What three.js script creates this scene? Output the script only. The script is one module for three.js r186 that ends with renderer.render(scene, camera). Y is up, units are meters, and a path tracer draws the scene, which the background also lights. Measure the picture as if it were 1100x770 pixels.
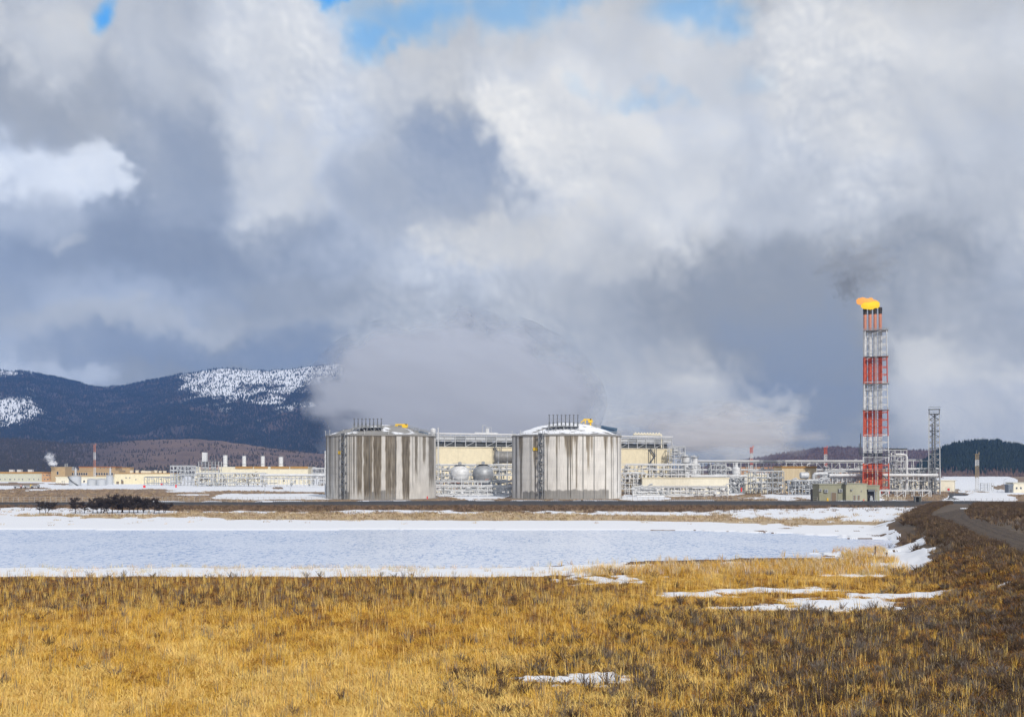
import * as THREE from 'three';
import { mergeGeometries } from 'three/addons/utils/BufferGeometryUtils.js';
import { MarchingCubes } from 'three/addons/objects/MarchingCubes.js';

// ---------------------------------------------------------------- camera, sky, sun, exposure
const EYE = 18, FOCAL = 1100;                       // eye height in metres; focal length in pixels of an 1100 pixel wide picture
const scene = new THREE.Scene();
const camera = new THREE.PerspectiveCamera(2 * Math.atan(500 / FOCAL) * 180 / Math.PI, 1.1, 1, 30000);
camera.position.set(0, EYE, 0);                     // level, looking along -z; the lens is shifted up
camera.setViewOffset(1100, 1000, 0, 0, 1100, 769);
const renderer = new THREE.WebGLRenderer({ antialias: true });
renderer.toneMapping = THREE.LinearToneMapping;
renderer.toneMappingExposure = 1.0;
renderer.shadowMap.enabled = true;

const sun = new THREE.DirectionalLight(new THREE.Color(1.0, 0.94, 0.86), 3.3);
const SUN_DIR = new THREE.Vector3(0.34, 0.60, 0.86).normalize();
sun.position.copy(SUN_DIR).multiplyScalar(900).add(new THREE.Vector3(0, 0, -500));
sun.target.position.set(0, 0, -500);
sun.castShadow = true;
Object.assign(sun.shadow.camera, { left: -700, right: 700, top: 500, bottom: -500, near: 1, far: 3000 });
sun.shadow.mapSize.set(4096, 4096);
scene.add(sun, sun.target);

// ---------------------------------------------------------------- seeded noise
function rng(seed) { let a = seed >>> 0; return () => { a = (a + 0x6D2B79F5) | 0; let t = Math.imul(a ^ (a >>> 15), 1 | a); t = (t + Math.imul(t ^ (t >>> 7), 61 | t)) ^ t; return ((t ^ (t >>> 14)) >>> 0) / 4294967296; }; }
const PERM = new Uint8Array(512), GX = new Float32Array(256), GY = new Float32Array(256);
{ const r = rng(77), p = [...Array(256).keys()]; for (let i = 255; i > 0; i--) { const j = Math.floor(r() * (i + 1)); [p[i], p[j]] = [p[j], p[i]]; }
  for (let i = 0; i < 512; i++) PERM[i] = p[i & 255];
  for (let i = 0; i < 256; i++) { const a = r() * Math.PI * 2; GX[i] = Math.cos(a); GY[i] = Math.sin(a); } }
function noise2(x, y, seed = 0, period = 0) {       // gradient noise, about -1 to 1
  const xi = Math.floor(x), yi = Math.floor(y), fx = x - xi, fy = y - yi;
  let x0 = xi, x1 = xi + 1;
  if (period) { x0 = ((x0 % period) + period) % period; x1 = ((x1 % period) + period) % period; }
  const u = fx * fx * fx * (fx * (fx * 6 - 15) + 10), v = fy * fy * fy * (fy * (fy * 6 - 15) + 10);
  const h = (a, b) => PERM[(PERM[(a + seed * 37) & 255] + b + ((a >> 8) * 13)) & 255];
  const a = h(x0, yi), b = h(x1, yi), c = h(x0, yi + 1), d = h(x1, yi + 1);
  const n0 = GX[a] * fx + GY[a] * fy, n1 = GX[b] * (fx - 1) + GY[b] * fy, n2 = GX[c] * fx + GY[c] * (fy - 1), n3 = GX[d] * (fx - 1) + GY[d] * (fy - 1);
  return 1.5 * (n0 + (n1 - n0) * u + ((n2 + (n3 - n2) * u) - (n0 + (n1 - n0) * u)) * v);
}
function fbm(x, y, oct, seed = 0, gain = 0.5) { let s = 0, a = 1, t = 0; for (let i = 0; i < oct; i++) { s += a * noise2(x, y, seed + i * 3); t += a; a *= gain; x *= 2.03; y *= 2.03; } return s / t; }
const clamp = (v, a = 0, b = 1) => Math.min(b, Math.max(a, v));
const smooth = (a, b, v) => { const t = clamp((v - a) / (b - a)); return t * t * (3 - 2 * t); };
const lerp = (a, b, t) => a + (b - a) * t;
const lin = (c) => { c = clamp(c / 255); return c <= 0.04045 ? c / 12.92 : Math.pow((c + 0.055) / 1.055, 2.4); };

// ---------------------------------------------------------------- the sky: broken grey cloud with blue gaps, computed as air and cloud only
const HAZE = 0.000075, AIR = [0.045, 0.11, 0.29];      // haze per metre and the light it scatters
function makeSky() {
  const W = 4096, H = 2048, data = new Float32Array(W * H * 4);
  const cols = [0, 60, 130, 200, 270, 350, 420, 490, 560, 640, 720, 800, 900, 1000, 1100];
  const rows = [0, 45, 100, 160, 220, 280, 340, 390, 440, 485];
  // mean cloud brightness (red) and how blue it is (blue minus red), by row from the top of the view to the horizon
  const R = [
    [178, 190, 182, 185, 198, 196, 186, 188, 190, 196, 190, 192, 202, 190, 196],
    [192, 204, 182, 184, 206, 212, 192, 192, 200, 206, 200, 206, 212, 209, 206],
    [166, 172, 166, 180, 202, 210, 198, 190, 214, 215, 206, 204, 206, 200, 196],
    [182, 180, 150, 152, 202, 202, 182, 166, 214, 214, 208, 206, 203, 196, 190],
    [162, 160, 142, 152, 194, 190, 170, 168, 200, 202, 196, 190, 186, 181, 178],
    [142, 146, 132, 138, 150, 172, 180, 194, 190, 174, 158, 158, 156, 160, 172],
    [150, 164, 162, 157, 150, 152, 168, 176, 180, 170, 152, 138, 146, 162, 170],
    [164, 152, 136, 128, 126, 140, 160, 168, 172, 172, 160, 136, 134, 160, 166],
    [150, 150, 140, 135, 135, 148, 160, 164, 168, 180, 176, 160, 142, 178, 186],
    [150, 150, 145, 140, 140, 150, 158, 160, 164, 166, 150, 160, 140, 172, 184]];
  const B = [10, 11, 12, 20, 22, 26, 22, 20, 14, 14];
  const bx = [1.5, 1.4, 1.5, 1.4, 1.1, 1, .8, .7, .55, .6, .6, .6, .6, .6, .65];
  const seg = (a, v) => { let i = 0; while (i < a.length - 2 && v > a[i + 1]) i++; const t = clamp((v - a[i]) / (a[i + 1] - a[i])); return [i, t * t * (3 - 2 * t)]; };
  // billows: x, y, half width, half height, red, blue minus red, softness, strength
  const puffs = [
    [615, 150, 100, 62, 222, 1, .35, 1], [560, 118, 40, 32, 224, 0, .3, .9], [690, 185, 90, 45, 212, 4, .5, .7], [480, 172, 56, 46, 148, 34, .45, .95], [440, 205, 70, 40, 166, 24, .6, .7],
    [40, 182, 74, 38, 214, 20, .4, 1], [102, 172, 30, 34, 216, 18, .35, .95], [30, 232, 50, 26, 178, 26, .6, .7], [52, 262, 16, 7, 200, 12, .6, .7],
    [50, 118, 90, 26, 156, 20, .6, .7], [40, 40, 90, 36, 206, 4, .5, .6], [310, 55, 60, 50, 215, 6, .5, .6], [300, 190, 60, 70, 202, 4, .6, .6], [150, 268, 120, 34, 134, 34, .6, .7],
    [260, 268, 90, 30, 138, 32, .6, .6], [640, 260, 120, 36, 200, 4, .6, .7], [520, 262, 60, 26, 206, 1, .5, .7], [800, 310, 120, 56, 142, 18, .6, .7], [960, 268, 90, 40, 158, 12, .6, .5],
    [850, 380, 62, 44, 126, 28, .6, .9], [893, 440, 30, 46, 132, 20, .6, .8], [690, 425, 120, 45, 180, 4, .6, .6], [790, 450, 74, 40, 188, 1, .4, .9], [840, 452, 36, 32, 186, 1, .4, .8],
    [1010, 430, 66, 54, 188, 3, .55, .8], [980, 400, 36, 26, 194, 3, .45, .75], [1075, 452, 60, 44, 186, 5, .6, .8], [1070, 375, 50, 34, 162, 16, .6, .6], [600, 440, 90, 40, 178, 4, .6, .5],
    [120, 350, 110, 14, 176, 14, .7, .6], [300, 352, 90, 10, 166, 20, .7, .5], [220, 378, 150, 14, 132, 40, .6, .6], [60, 402, 60, 14, 186, 24, .6, .6], [330, 368, 50, 18, 128, 40, .6, .6],
    [740, 482, 90, 10, 128, 22, .95, .6], [880, 128, 60, 36, 212, 2, .6, .5], [960, 60, 90, 36, 212, 2, .6, .6], [870, 30, 50, 26, 210, 6, .5, .5], [1040, 22, 36, 22, 186, 14, .6, .5]];
  const gaps = [[122, 8, 18, 26, 1], [362, 8, 22, 15, 1.1], [398, 42, 24, 36, .6], [450, 12, 90, 30, .58], [560, 8, 80, 34, .5], [620, 4, 60, 24, .5], [762, 14, 46, 34, .5], [698, 106, 34, 16, .24], [640, 100, 20, 10, .12], [800, 96, 40, 18, .12]];
  const PX = 1100, TURN = 2 * Math.PI * PX;
  const per = (s) => Math.max(1, Math.round(TURN / s));
  const n = (U, V, s, seed) => { const p = per(s); return noise2(U / TURN * p, V / s, seed, p); };
  const half = Math.atan(0.5);
  // heaped billows: rounded crowns with darker creases between them; each size turned another way so that no grid shows
  const turned = [0.5, 1.3, 2.2, 2.9, 0.9, 1.8].map((a) => [Math.cos(a), Math.sin(a)]);
  const tn = (U, V, s, k) => { const [c, d] = turned[k]; return noise2((U * c - V * d) / s + 17 * k, (U * d + V * c) / s + 5 * k, 20 + k); };
  const big = (U, V, p, q) => { const a = tn(U + 45 * p, V + 45 * q, 125, 0), b = tn(U + 30 * q + 24 * a, V - 30 * p, 62, 1); return [Math.abs(a) + 0.6 * Math.abs(b) - 0.5, a, b]; };
  const small = (U, V, a, b) => { const c = tn(U + 12 * b, V + 12 * a, 31, 2), d = tn(U + 7 * c, V + 7 * b, 15, 3), e = tn(U + 4 * d, V + 3 * c, 8, 4); return 0.6 * Math.abs(c) + 0.4 * Math.abs(d) + 0.24 * Math.abs(e) - 0.4; };
  const fold = (v, m) => { v = Math.abs(v) % (2 * m); return v > m ? 2 * m - v : v; };
  for (let j = 0; j < H / 2; j++) {
    const row = H / 2 + j, el = (j + 0.5) / H * Math.PI;
    for (let i = 0; i < W; i++) {
      const phi = (i + 0.5) / W * 2 * Math.PI - Math.PI;        // x = cos phi, z = sin phi
      let az = phi + Math.PI / 2;                               // 0 where the camera looks (-z), growing to the right
      if (az > Math.PI) az -= 2 * Math.PI;
      const U = az * PX, V = el * PX;
      // outside the view the same cloud field goes on, folded over
      const a2 = Math.abs(az) <= half ? az : fold(az + half, 2 * half) - half, e2 = fold(el, 0.425);
      let px = 550 + PX * Math.tan(a2), py = 500 - PX * Math.tan(e2) / Math.cos(a2);
      const w1 = n(U, V, 170, 1), w2 = n(U, V, 170, 2), w3 = n(U, V, 70, 3), w4 = n(U, V, 70, 4), w5 = n(U, V, 30, 5), w6 = n(U, V, 30, 6), w7 = n(U, V, 13, 7), w8 = n(U, V, 13, 8);
      const w9 = n(U, V, 6, 13), w0 = n(U, V, 6, 14), qx = px + 38 * w1 + 20 * w3 + 11 * w5 + 6 * w7 + 2.5 * w9, qy = py + 24 * w2 + 16 * w4 + 9 * w6 + 5 * w8 + 2.5 * w0;
      const [g0, ga, gb] = big(U, V, w1, w2), [g1] = big(U + 9, V + 11, w1, w2), f0 = small(U, V, ga, gb), f1 = small(U + 4, V + 5, ga, gb);
      const patchy = smooth(-0.25, 0.5, tn(U, V, 190, 5) + 0.4 * w3), hb = 0.75 * g0 + 0.5 * f0, lit = 0.5 * (g0 - g1) + (0.12 + 0.55 * patchy) * (f0 - f1);   // the side towards the upper right is lit
      const [ci, ct] = seg(cols, qx + 26 * hb), [ri, rt] = seg(rows, qy - 30 * hb);
      let r = lerp(lerp(R[ri][ci], R[ri][ci + 1], ct), lerp(R[ri + 1][ci], R[ri + 1][ci + 1], ct), rt);
      let b = lerp(B[ri], B[ri + 1], rt) * lerp(bx[ci], bx[ci + 1], ct);
      for (const [x, y, rx, ry, pr, pb, soft, k] of puffs) {
        const dx = (qx - x) / rx, dy = (qy - y) / ry;
        if (dx * dx + dy * dy > 3.2) continue;
        const bright = pr > 176, m = k * smooth(1 + soft, 1 - soft * (bright ? 0.6 : 1), Math.sqrt(dx * dx + dy * dy) - (bright ? 0.55 : -0.4) * hb + 0.1 * w7);
        r = lerp(r, pr, m); b = lerp(b, pb, m);
      }
      const rough = clamp(0.3 + 0.7 * (r - 125) / 80 + 0.35 * w1, 0.22, 1.05);
      r += rough * (14 * g0 + (4 + 9 * patchy) * f0 + 22 * lit + 5 * w3 + 1.2 * w9); b += 5 - rough * (7 * hb + 10 * lit);
      const lump = hb;
      let blue = 0;
      for (const [x, y, rx, ry, k] of gaps) {
        const dx = (qx - x) / rx, dy = (qy - y) / ry, d = dx * dx + dy * dy;
        if (d < 3) blue = Math.max(blue, k * smooth(1.4, 0.1, Math.sqrt(d) + 0.22 * w5 + 0.12 * w7));
      }
      blue = clamp(blue);
      const g = r + b * 0.36;
      let cr = lerp(r, 92, blue), cg = lerp(g, 168, blue), cb = lerp(r + b, 240, blue);
      const hi = smooth(0.43, 0.7, el);                          // overhead: the same cloud, its folds evened out
      if (hi > 0) { const m = 190 + 16 * w1 + 8 * lump; cr = lerp(cr, m, hi); cg = lerp(cg, m + 4, hi); cb = lerp(cb, m + 13, hi); }
      // the haze that stands before the lowest sky dims it, so the cloud itself is that much brighter
      const o = (row * W + i) * 4, T = Math.exp(-HAZE * Math.min(7900, 640 / Math.sin(el))), rest = 1 - T;
      data[o] = Math.max(0.02, (lin(cr) - AIR[0] * rest) / T); data[o + 1] = Math.max(0.02, (lin(cg) - AIR[1] * rest) / T); data[o + 2] = Math.max(0.02, (lin(cb) - AIR[2] * rest) / T); data[o + 3] = 1;
    }
  }
  for (let o = 0; o < W * H / 2 * 4; o += 4) { data[o] = 0.34; data[o + 1] = 0.36; data[o + 2] = 0.4; data[o + 3] = 1; }
  const t = new THREE.DataTexture(data, W, H, THREE.RGBAFormat, THREE.FloatType);
  t.mapping = THREE.EquirectangularReflectionMapping; t.magFilter = THREE.LinearFilter; t.needsUpdate = true;
  return t;
}
const sky = makeSky();
scene.background = sky; scene.environment = sky;
// ---------------------------------------------------------------- helpers
// a point seen at (px, py) in the 1100 x 770 photograph and d metres away, in world metres
const X = (px, d) => (px - 550) / FOCAL * d, Y = (py, d) => EYE + (500 - py) / FOCAL * d;
const dist = (py, h = 0) => (EYE - h) * FOCAL / (py - 500);          // how far level ground at height h is when seen at row py
const used = new Map();
const numbered = (name) => { const k = used.get(name) ?? 0; used.set(name, k + 1); return k ? `${name}_${String(k).padStart(3, '0')}` : name; };
const V3 = (x, y, z) => new THREE.Vector3(x, y, z);
const rgb = (r, g, b) => new THREE.Color().setRGB(r, g, b);
function mesh(name, g, m, parent) {
  const o = new THREE.Mesh(Array.isArray(g) ? (g.length > 1 ? mergeGeometries(g) : g[0]) : g, m);
  o.castShadow = o.receiveShadow = true; o.name = parent ? name : numbered(name); (parent ?? scene).add(o);
  return o;
}
function thing(name, label, category, [x, y, z], turn = 0, group) {
  const o = new THREE.Group(); o.name = numbered(name); scene.add(o);
  o.position.set(x, y, z); o.rotation.y = turn; o.userData = { label, category }; if (group) o.userData.group = group;
  return o;
}
const structure = (o) => { o.userData.kind = 'structure'; return o; };
const stuff = (o, label, category) => { o.userData.kind = 'stuff'; if (label) { o.userData.label = label; o.userData.category = category; } return o; };
const box = (x0, x1, y0, y1, z0, z1) => new THREE.BoxGeometry(x1 - x0, y1 - y0, z1 - z0).translate((x0 + x1) / 2, (y0 + y1) / 2, (z0 + z1) / 2);
const drum = (x, y0, y1, z, r0, r1 = r0, seg = 16) => new THREE.CylinderGeometry(r1, r0, y1 - y0, seg).translate(x, (y0 + y1) / 2, z);
function bar(p, q, r, seg = 6) {
  const a = V3(...p), b = V3(...q), d = b.clone().sub(a), g = seg === 4 ? new THREE.BoxGeometry(2 * r, d.length(), 2 * r) : new THREE.CylinderGeometry(r, r, d.length(), seg);
  g.applyQuaternion(new THREE.Quaternion().setFromUnitVectors(V3(0, 1, 0), d.normalize())); return g.translate(...a.add(b).multiplyScalar(0.5).toArray());
}
function bend(points, r, seg = 8, n = 14) { return new THREE.TubeGeometry(new THREE.CatmullRomCurve3(points.map((p) => V3(...p)), false, 'catmullrom', 0.1), n, r, seg); }

// ---------------------------------------------------------------- surface textures: grain, stains and wear only
function tex(w, h, f, srgb = true) {
  const a = new Uint8Array(w * h * 4);
  for (let j = 0; j < h; j++) for (let i = 0; i < w; i++) { const c = f(i / w, j / h), o = (j * w + i) * 4; a[o] = clamp(c[0]) * 255; a[o + 1] = clamp(c[1]) * 255; a[o + 2] = clamp(c[2]) * 255; a[o + 3] = 255; }
  const t = new THREE.DataTexture(a, w, h); if (srgb) t.colorSpace = THREE.SRGBColorSpace;
  t.wrapS = t.wrapT = THREE.RepeatWrapping; t.magFilter = THREE.LinearFilter; t.minFilter = THREE.LinearMipmapLinearFilter; t.needsUpdate = true; return t;
}
const pn = (u, v, nx, ny, seed) => noise2(u * nx, v * ny, seed, nx);
const wear = tex(512, 512, (u, v) => {              // weathered cladding: faint runs, blotches and sheet joints
  const run = pn(u, v, 90, 3, 1) * 0.5 + pn(u, v, 200, 5, 2) * 0.3, blot = pn(u, v, 8, 8, 3) * 0.5 + pn(u, v, 24, 24, 4) * 0.3;
  const s = 0.93 + 0.05 * run + 0.05 * blot - ((u * 24) % 1 < 0.06 ? 0.06 : 0); return [s, s * 0.995, s * 0.985]; });
const roughTex = tex(256, 256, (u, v) => { const s = 0.9 + 0.1 * pn(u, v, 12, 12, 5) + 0.08 * pn(u, v, 50, 50, 6); return [s, s, s]; });
const M = (c, roughness = 0.7, metalness = 0, map = null, extra = {}) => new THREE.MeshStandardMaterial({ color: rgb(...c), roughness, metalness, map, ...extra });
const cream = M([0.9, 0.81, 0.59], 0.75, 0, wear), creamPale = M([0.9, 0.85, 0.7], 0.75, 0, wear), tan = M([0.52, 0.37, 0.2], 0.8, 0, wear), paleGreen = M([0.62, 0.62, 0.5], 0.8, 0, wear), olive = M([0.36, 0.36, 0.26], 0.85, 0, wear), oliveLight = M([0.44, 0.43, 0.31], 0.85, 0, wear);
const ochreRoof = M([0.5, 0.28, 0.08], 0.8, 0, roughTex), rustRoof = M([0.42, 0.17, 0.05], 0.85, 0, roughTex), white = M([0.82, 0.83, 0.84], 0.5, 0, roughTex), steel = M([0.66, 0.68, 0.7], 0.5, 0.1, roughTex), galv = M([0.44, 0.46, 0.48], 0.5, 0.25, roughTex);
const darkSteel = M([0.13, 0.14, 0.15], 0.6, 0.2), brass = M([0.42, 0.33, 0.2], 0.6, 0.1, roughTex), red = M([0.74, 0.13, 0.06], 0.5, 0, roughTex), paleRed = M([0.6, 0.27, 0.19], 0.6, 0, roughTex), yellow = M([0.85, 0.55, 0.03], 0.5), blueRoof = M([0.08, 0.15, 0.24], 0.5, 0.1, roughTex);
const glassDark = M([0.03, 0.04, 0.05], 0.12), black = M([0.02, 0.02, 0.022], 0.7), wood = M([0.16, 0.11, 0.07], 0.95), snowMat = M([0.86, 0.88, 0.92], 0.85), doorBrown = M([0.2, 0.15, 0.1], 0.8), signRed = M([0.75, 0.03, 0.03], 0.5), concreteGrey = M([0.36, 0.35, 0.33], 0.9, 0, roughTex);

// ---------------------------------------------------------------- the land
const fullD = (py) => dist(py);
// patches of snow (or bare ground) on the land: middle bearing and dip below the horizon as read off the photograph, half sizes, strength, raggedness
function patch(px0, px1, py0, py1, k = 1, amp = 0.55) { return { a: (px0 + px1) / 2, b: (py0 + py1) / 2, ra: (px1 - px0) / 2, rb: (py1 - py0) / 2, k, amp }; }
const snowPatches = [
  patch(-160, 370, 510, 525, 1, .3), patch(186, 380, 520.5, 528, 1, .3), patch(225, 372, 529.5, 536.5, 1, .4), patch(-40, 70, 522.5, 527.4, 1, .6), patch(178, 232, 526.6, 528.4, 1, .5), patch(185, 225, 530.2, 531.6),
  patch(470, 552, 521, 536, 1, .3), patch(664, 720, 531, 537, 1, .5), patch(740, 800, 524, 532, 1, .5), patch(800, 960, 530, 537, .55, .8), patch(852, 880, 530, 534.5),
  patch(1003, 1094, 507.5, 527, 1, .5), patch(1010, 1094, 530.5, 541, 1, .5), patch(905, 1000, 536, 541, .6, .7), patch(1040, 1130, 527, 531, .6, .8),
  patch(-40, 62, 544.5, 552.5, 1, .6), patch(52, 118, 544.5, 552.5, 1, .6), patch(100, 190, 547, 552, 1, .6), patch(190, 330, 548, 551, .55, .9), patch(330, 540, 547, 551.5, .6, .9), patch(560, 640, 547, 552, .5, .9),
  patch(-60, 90, 553, 563, 1, .4), patch(80, 250, 554.5, 562, .75, .6), patch(-160, 800, 558.2, 569.5, 1.25, .22), patch(590, 800, 548.8, 552.8, .85, .8), patch(770, 925, 545.5, 556.5, .95, .6), patch(890, 1012, 543.5, 553, 1, .5), patch(905, 985, 552, 560.5, .8, .6), patch(1022, 1056, 549.5, 556, 1, .5), patch(1054, 1074, 550, 555, 1, .5),
  patch(690, 930, 566, 602, .5, 1.0), patch(840, 960, 571, 590, .6, .8), patch(-200, 660, 608, 619, 1.3, .25), patch(570, 720, 604, 616, .8, .9), patch(605, 700, 617, 628, .6, 1.1),
  patch(690, 800, 635.5, 642, .8, .9), patch(745, 925, 630.5, 637.5, .75, .9), patch(828, 985, 641.5, 656.5, .9, .75), patch(905, 1030, 636, 643.5, .75, .9), patch(740, 870, 650, 656.5, .75, 1), patch(925, 1000, 603, 614, .85, .6), patch(955, 1002, 596, 606, .8, .7), patch(540, 690, 724, 736, .6, 1.1), patch(605, 678, 720, 735, .75, .9), patch(1070, 1090, 644, 650, .7), patch(820, 1000, 585, 600, .6, .7), patch(880, 960, 612, 620, .7, .7)];
const barePatches = [patch(-30, 48, 517.3, 521.2, 1, .5), patch(52, 78, 518.2, 520.6, 1, .5), patch(10, 60, 523, 525, .8, .7), patch(218, 308, 526.4, 529.6, 1, .5), patch(290, 306, 522.5, 525, 1, .5), patch(-30, 185, 525.2, 528, .5, .8), patch(14, 36, 523.3, 525.2), patch(940, 1030, 523, 530, 1, .4), patch(1062, 1110, 519, 526, .8, .6), patch(1035, 1062, 505, 509), patch(855, 900, 595, 606, 1, .5), patch(900, 965, 572, 582, .5, .8)];
function inPatch(p, x, d, bearing, dip) {             // bearing and dip of the point from the lookout
  const u = (bearing - p.a) / p.ra, v = (dip - p.b) / p.rb;
  if (Math.abs(u) > 1.6 || Math.abs(v) > 1.6) return -1;
  const q = Math.max(1, d / 90), n = fbm(u * 2.6 + p.a, v * 1.3 + p.b, 4, 31) + 0.6 * fbm(x / (2.2 * q), d / (1.4 * q * q), 3, 33);
  return p.k * (1 - Math.pow(Math.pow(Math.abs(u), 2.6) + Math.pow(Math.abs(v), 2.6), 1 / 2.6)) + p.amp * n * 0.75 - (1 - p.k) * 0.25;
}
const polyline = (pts, v) => { if (v <= pts[0][0]) return pts[0][1]; for (let i = 1; i < pts.length; i++) if (v <= pts[i][0]) return lerp(pts[i - 1][1], pts[i][1], (v - pts[i - 1][0]) / (pts[i][0] - pts[i - 1][0])); return pts[pts.length - 1][1]; };
// open water: between a near and a far shore, ending among ice on the right
function waterAt(x, d) {
  const n = fbm(x / 30, d / 30, 4, 41), m = fbm(x / 9, d / 26, 3, 43);
  const near = polyline([[-200, 181], [-10, 181], [8, 186], [40, 200], [70, 210], [98, 222]], x) + 4 * m, far = polyline([[-300, 290], [0, 292], [40, 290], [75, 276], [98, 250]], x) + 5 * n;
  let w = Math.min(d - near, far - d) / 8;
  const ice = smooth(18, 70, x + 22 * n);
  w -= ice * (0.25 + 2.4 * fbm(x / 40, d / 9, 4, 47));
  return Math.max(-1, Math.min(1, w));
}
const bankEdge = [[0, 40], [100, 60], [142, 72], [177, 83], [207, 91], [245, 103], [285, 113], [330, 132], [400, 165], [460, 195]];
const bankTop = (d) => polyline([[0, 3.5], [280, 3.5], [360, 2.6], [440, 1.6]], d);
function heightAt(x, d) {
  let h = 0.25 * fbm(x / 40, d / 40, 3, 51) + (d < 200 ? 0.18 * fbm(x / 6, d / 6, 3, 53) : 0);
  if (d > 150 && d < 330 && x < 110) { const w = waterAt(x, d); h = lerp(h, w > 0 ? -0.9 : -0.02 + 0.05 * noise2(x / 7, d / 7, 5), smooth(150, 176, d) * smooth(330, 300, d) * smooth(105, 85, x)); }
  const e = polyline(bankEdge, d), top = bankTop(d), t = smooth(e - 15, e, x + 2.5 * fbm(x / 12, d / 12, 3, 55));
  if (d < 470) h = lerp(h, top + 0.1 * noise2(x / 5, d / 5, 7), t * smooth(470, 440, d));
  const hr = polyline([[-300, 1.1], [-120, 1.2], [-40, 1.8], [200, 1.7], [300, 1.4]], x), up = smooth(457, 466, d), down = smooth(492, 480, d);
  if (d > 450 && d < 500) h = lerp(h, hr, Math.min(up, down));
  if (d > 700) h = lerp(h, 0, smooth(700, 800, d));
  return h;
}
function snowAt(x, d) {
  let s = -1; const bearing = 550 + FOCAL * x / d, dip = 500 + EYE * FOCAL / d;
  for (const p of snowPatches) { const v = inPatch(p, x, d, bearing, dip); if (v > s) s = v; }
  if (s > 0) for (const p of barePatches) { const v = inPatch(p, x, d, bearing, dip); if (v > 0) s = Math.min(s, -v); }
  if (d > 478 && d < 488) s = Math.max(s, 0.25 + fbm(x / 25, d / 6, 3, 61) - 0.25 * smooth(60, 120, x) - 0.5 * smooth(-160, -220, x));
  if (d > 184 && d < 312 && x < polyline(bankEdge, d) - 9 && s < 0.3) { const w = waterAt(x, d); if (w < 0.12) s = Math.max(s, 0.12 + 0.45 * fbm(x / 9, d / 6, 3, 65) - 0.3 * smooth(24, 10, d - polyline([[0, 172], [40, 190], [90, 204]], x))); }
  if (d > 452 && d < 479) s = Math.min(s, -0.1 + 0.6 * fbm(x / 6, d / 4, 3, 63) - 0.2);
  const e = polyline(bankEdge, d); if (x > e - 4 && d < 440) s = Math.min(s, s - 0.5);
  return s;
}
const C = { gold: [0.34, 0.2, 0.045], rust: [0.17, 0.085, 0.03], dark: [0.075, 0.05, 0.032], reed: [0.5, 0.39, 0.25], scrub: [0.17, 0.115, 0.075], tanField: [0.3, 0.215, 0.13], slope: [0.055, 0.052, 0.052], bank: [0.1, 0.073, 0.048], mud: [0.1, 0.085, 0.07] };
const mix3 = (a, b, t) => [lerp(a[0], b[0], t), lerp(a[1], b[1], t), lerp(a[2], b[2], t)];
function soilAt(x, d) {
  const n = fbm(x / 22, d / 30, 4, 71), m = fbm(x / 4, d / 5, 3, 73);
  let c = mix3(C.rust, C.dark, clamp(0.4 + n));
  if (d > 300) c = mix3(C.reed, C.tanField, clamp(0.3 + 0.8 * n));
  c = mix3(c, C.scrub, smooth(385, 410, d + 25 * n)); c = mix3(c, mix3(C.scrub, C.dark, .6), smooth(0.1, 0.5, m + n) * smooth(380, 410, d) * 0.8);
  c = mix3(c, C.slope, smooth(452, 458, d) * smooth(500, 490, d));
  c = mix3(c, mix3(C.tanField, C.scrub, clamp(0.5 + n + 0.4 * m)), smooth(494, 505, d));
  const e = polyline(bankEdge, d), t = smooth(e - 14, e - 5, x + 4 * n); if (d < 450) c = mix3(c, C.bank, t * smooth(450, 420, d));
  const k = 1 + 0.35 * m + 0.2 * n; return [c[0] * k, c[1] * k, c[2] * k];
}
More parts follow.
